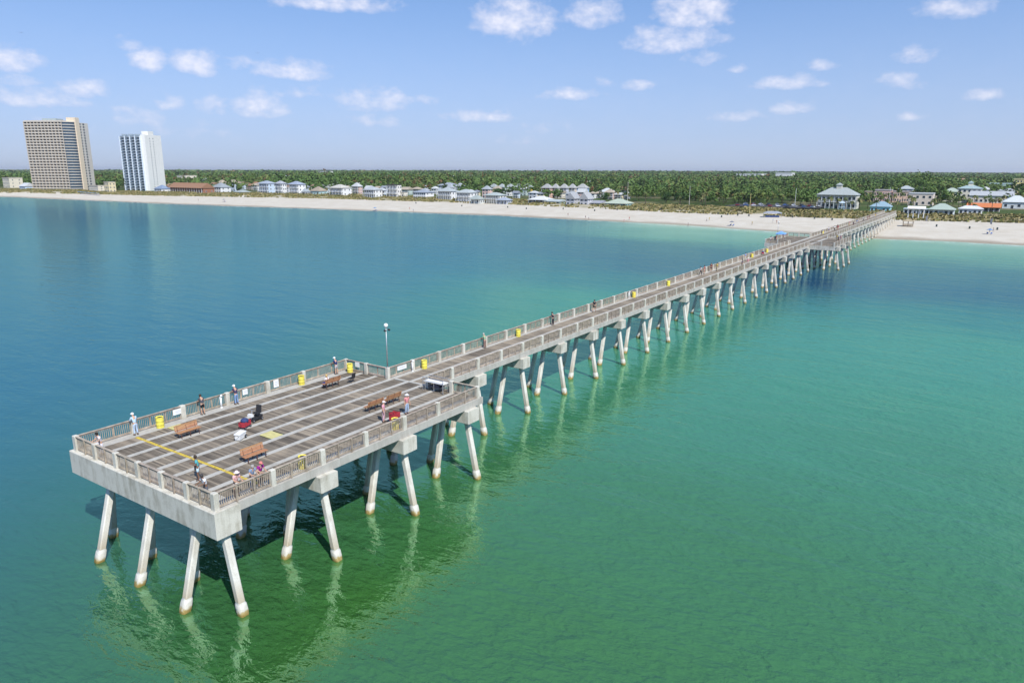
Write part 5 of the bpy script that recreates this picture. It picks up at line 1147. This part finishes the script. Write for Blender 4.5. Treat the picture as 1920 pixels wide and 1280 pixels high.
def mast(x, y, h, c, label, name='pole', zg=3.5):
    q = ground_at(x, y, zg); r = empty(name, (q.x, q.y, float(terrain_z(q.x, q.y)))); tag(r, label, 'pole'); m_ = paint(c)
    MB().tube([(0, 0, -.3), (0, 0, h)], [.16, .09], 8).build('shaft', m_, r); mb = MB(); mb.box(-.15, .5, -.12, .12, h, h+.16); mb.build('head', m_, r)
mast(1405, 401, 11, (.62, .50, .22), 'tall yellowish wooden pole at the dune edge', 'utility_pole'); mast(1292, 386, 13, (.62, .60, .52), 'pale tall lamp pole beside the park palms', 'street_lamp', 4.5)
mast(1176, 386, 15, (.60, .56, .48), 'tallest pale pole beside the turquoise pavilion', 'street_lamp', 4.5); mast(1490, 388, 12, (.66, .66, .64), 'pale lamp pole between car park and restaurant', 'street_lamp', 4.5); mast(1666, 383, 12, (.6, .6, .6), 'thin grey pole rising over the peach shops', 'street_lamp', 4.5)
def flag(x, y, label, c):
    q = ground_at(x, y, 2.4); r = empty('feather_flag', (q.x, q.y, float(terrain_z(q.x, q.y)))); tag(r, label, 'flag')
    MB().tube([(0, 0, 0), (0, 0, 4.2)], .03, 6).build('pole', STEEL, r); mb = MB(); mb.add([(0, .03, 1.2), (0, .75, 1.5), (0, .85, 3.4), (0, .05, 4.2), (.02, .03, 1.2), (.02, .75, 1.5), (.02, .85, 3.4), (.02, .05, 4.2)], [(0, 1, 2, 3), (7, 6, 5, 4), (0, 4, 5, 1), (1, 5, 6, 2), (2, 6, 7, 3)]); mb.build('cloth', paint(c), r)
flag(1738, 421, 'grey feather flag planted in the sand in front of the beach bar', (.22, .22, .24)); flag(1859, 426, 'dark feather flag planted in the sand near the orange roof', (.16, .17, .2))
ls = ground_at(1577, 399, 3.6); lt = empty('lookout_frame', (ls.x, ls.y, float(terrain_z(ls.x, ls.y)))); tag(lt, 'pale blue lattice lookout stand in the dune grass beside the restaurant', 'stand')
for x in (-1.6, 1.6):
    for y in (-1.6, 1.6): MB().tube([(x, y, -.3), (x*.6, y*.6, 5.2)], .09, 6).build('leg', paint((.45, .58, .68)), lt)
MB().box(-1.5, 1.5, -1.5, 1.5, 2.6, 2.75).build('platform', paint((.45, .58, .68)), lt)
mb = MB(); hip_roof(mb, -1.2, 1.2, -1.2, 1.2, 5.2, .9, .3); mb.build('roof', paint((.5, .6, .66)), lt)
um = empty('sun_shelter', (PU0+9, 15.6, ZD-.03)); tag(um, 'bright blue shade canopy on the mid pier platform', 'canopy')
for x in (-1.1, 1.1):
    for y in (-1.1, 1.1): MB().tube([(x, y, 0), (x, y, 2.1)], .03, 6).build('pole', STEEL, um)
mb = MB(); hip_roof(mb, -1.1, 1.1, -1.1, 1.1, 2.1, .7, .15); mb.build('canopy', paint((.16, .34, .72)), um)
def gull(p, rz, label):
    r = empty('gull', p, rz); tag(r, label, 'bird'); mb = MB(); mb.tube([(-.3, 0, 0), (-.1, 0, .02), (.15, 0, .03), (.3, 0, .04)], [.02, .08, .07, .02], 8); mb.build('body', paint((.25, .25, .27)), r)
    for s in (-1, 1): mb = MB(); mb.add([(.1, s*.05, .04), (-.12, s*.05, .04), (-.1, s*.4, .22), (.12, s*.4, .22), (-.2, s*.85, .12), (-.05, s*.85, .13)], [(0, 1, 2, 3), (3, 2, 4, 5)]); mb.build('wing', paint((.3, .3, .32)), r)
for (x, y, dist, lab) in ((40, 62, 330, 'dark gull gliding high over the far left of the shore'), (483, 100, 300, 'small dark gull gliding above the clouds near the white tower')):
    d = (AF+AR*((x-960)/CAM_F)+AU*((640-y)/CAM_F)).normalized(); gull(Vector(CAM_P)+d*dist, .6, lab)

# ================================================================== summer haze over land and sea
hm_ = bpy.data.materials.new('thin_haze'); hm_.use_nodes = True; nt = hm_.node_tree; nt.nodes.clear()
ho = nt.nodes.new('ShaderNodeOutputMaterial'); hv = nt.nodes.new('ShaderNodeVolumePrincipled'); hv.inputs['Density'].default_value = .00005; hv.inputs['Color'].default_value = (.95, .97, 1.0, 1); hv.inputs['Anisotropy'].default_value = .2
nt.links.new(hv.outputs[0], ho.inputs['Volume'])
hb = MB().box(-32000, 42000, -32000, 42000, -8, 108).build('haze', hm_); hb['kind'] = 'stuff'; hb['label'] = 'thin pale summer haze over the coast'
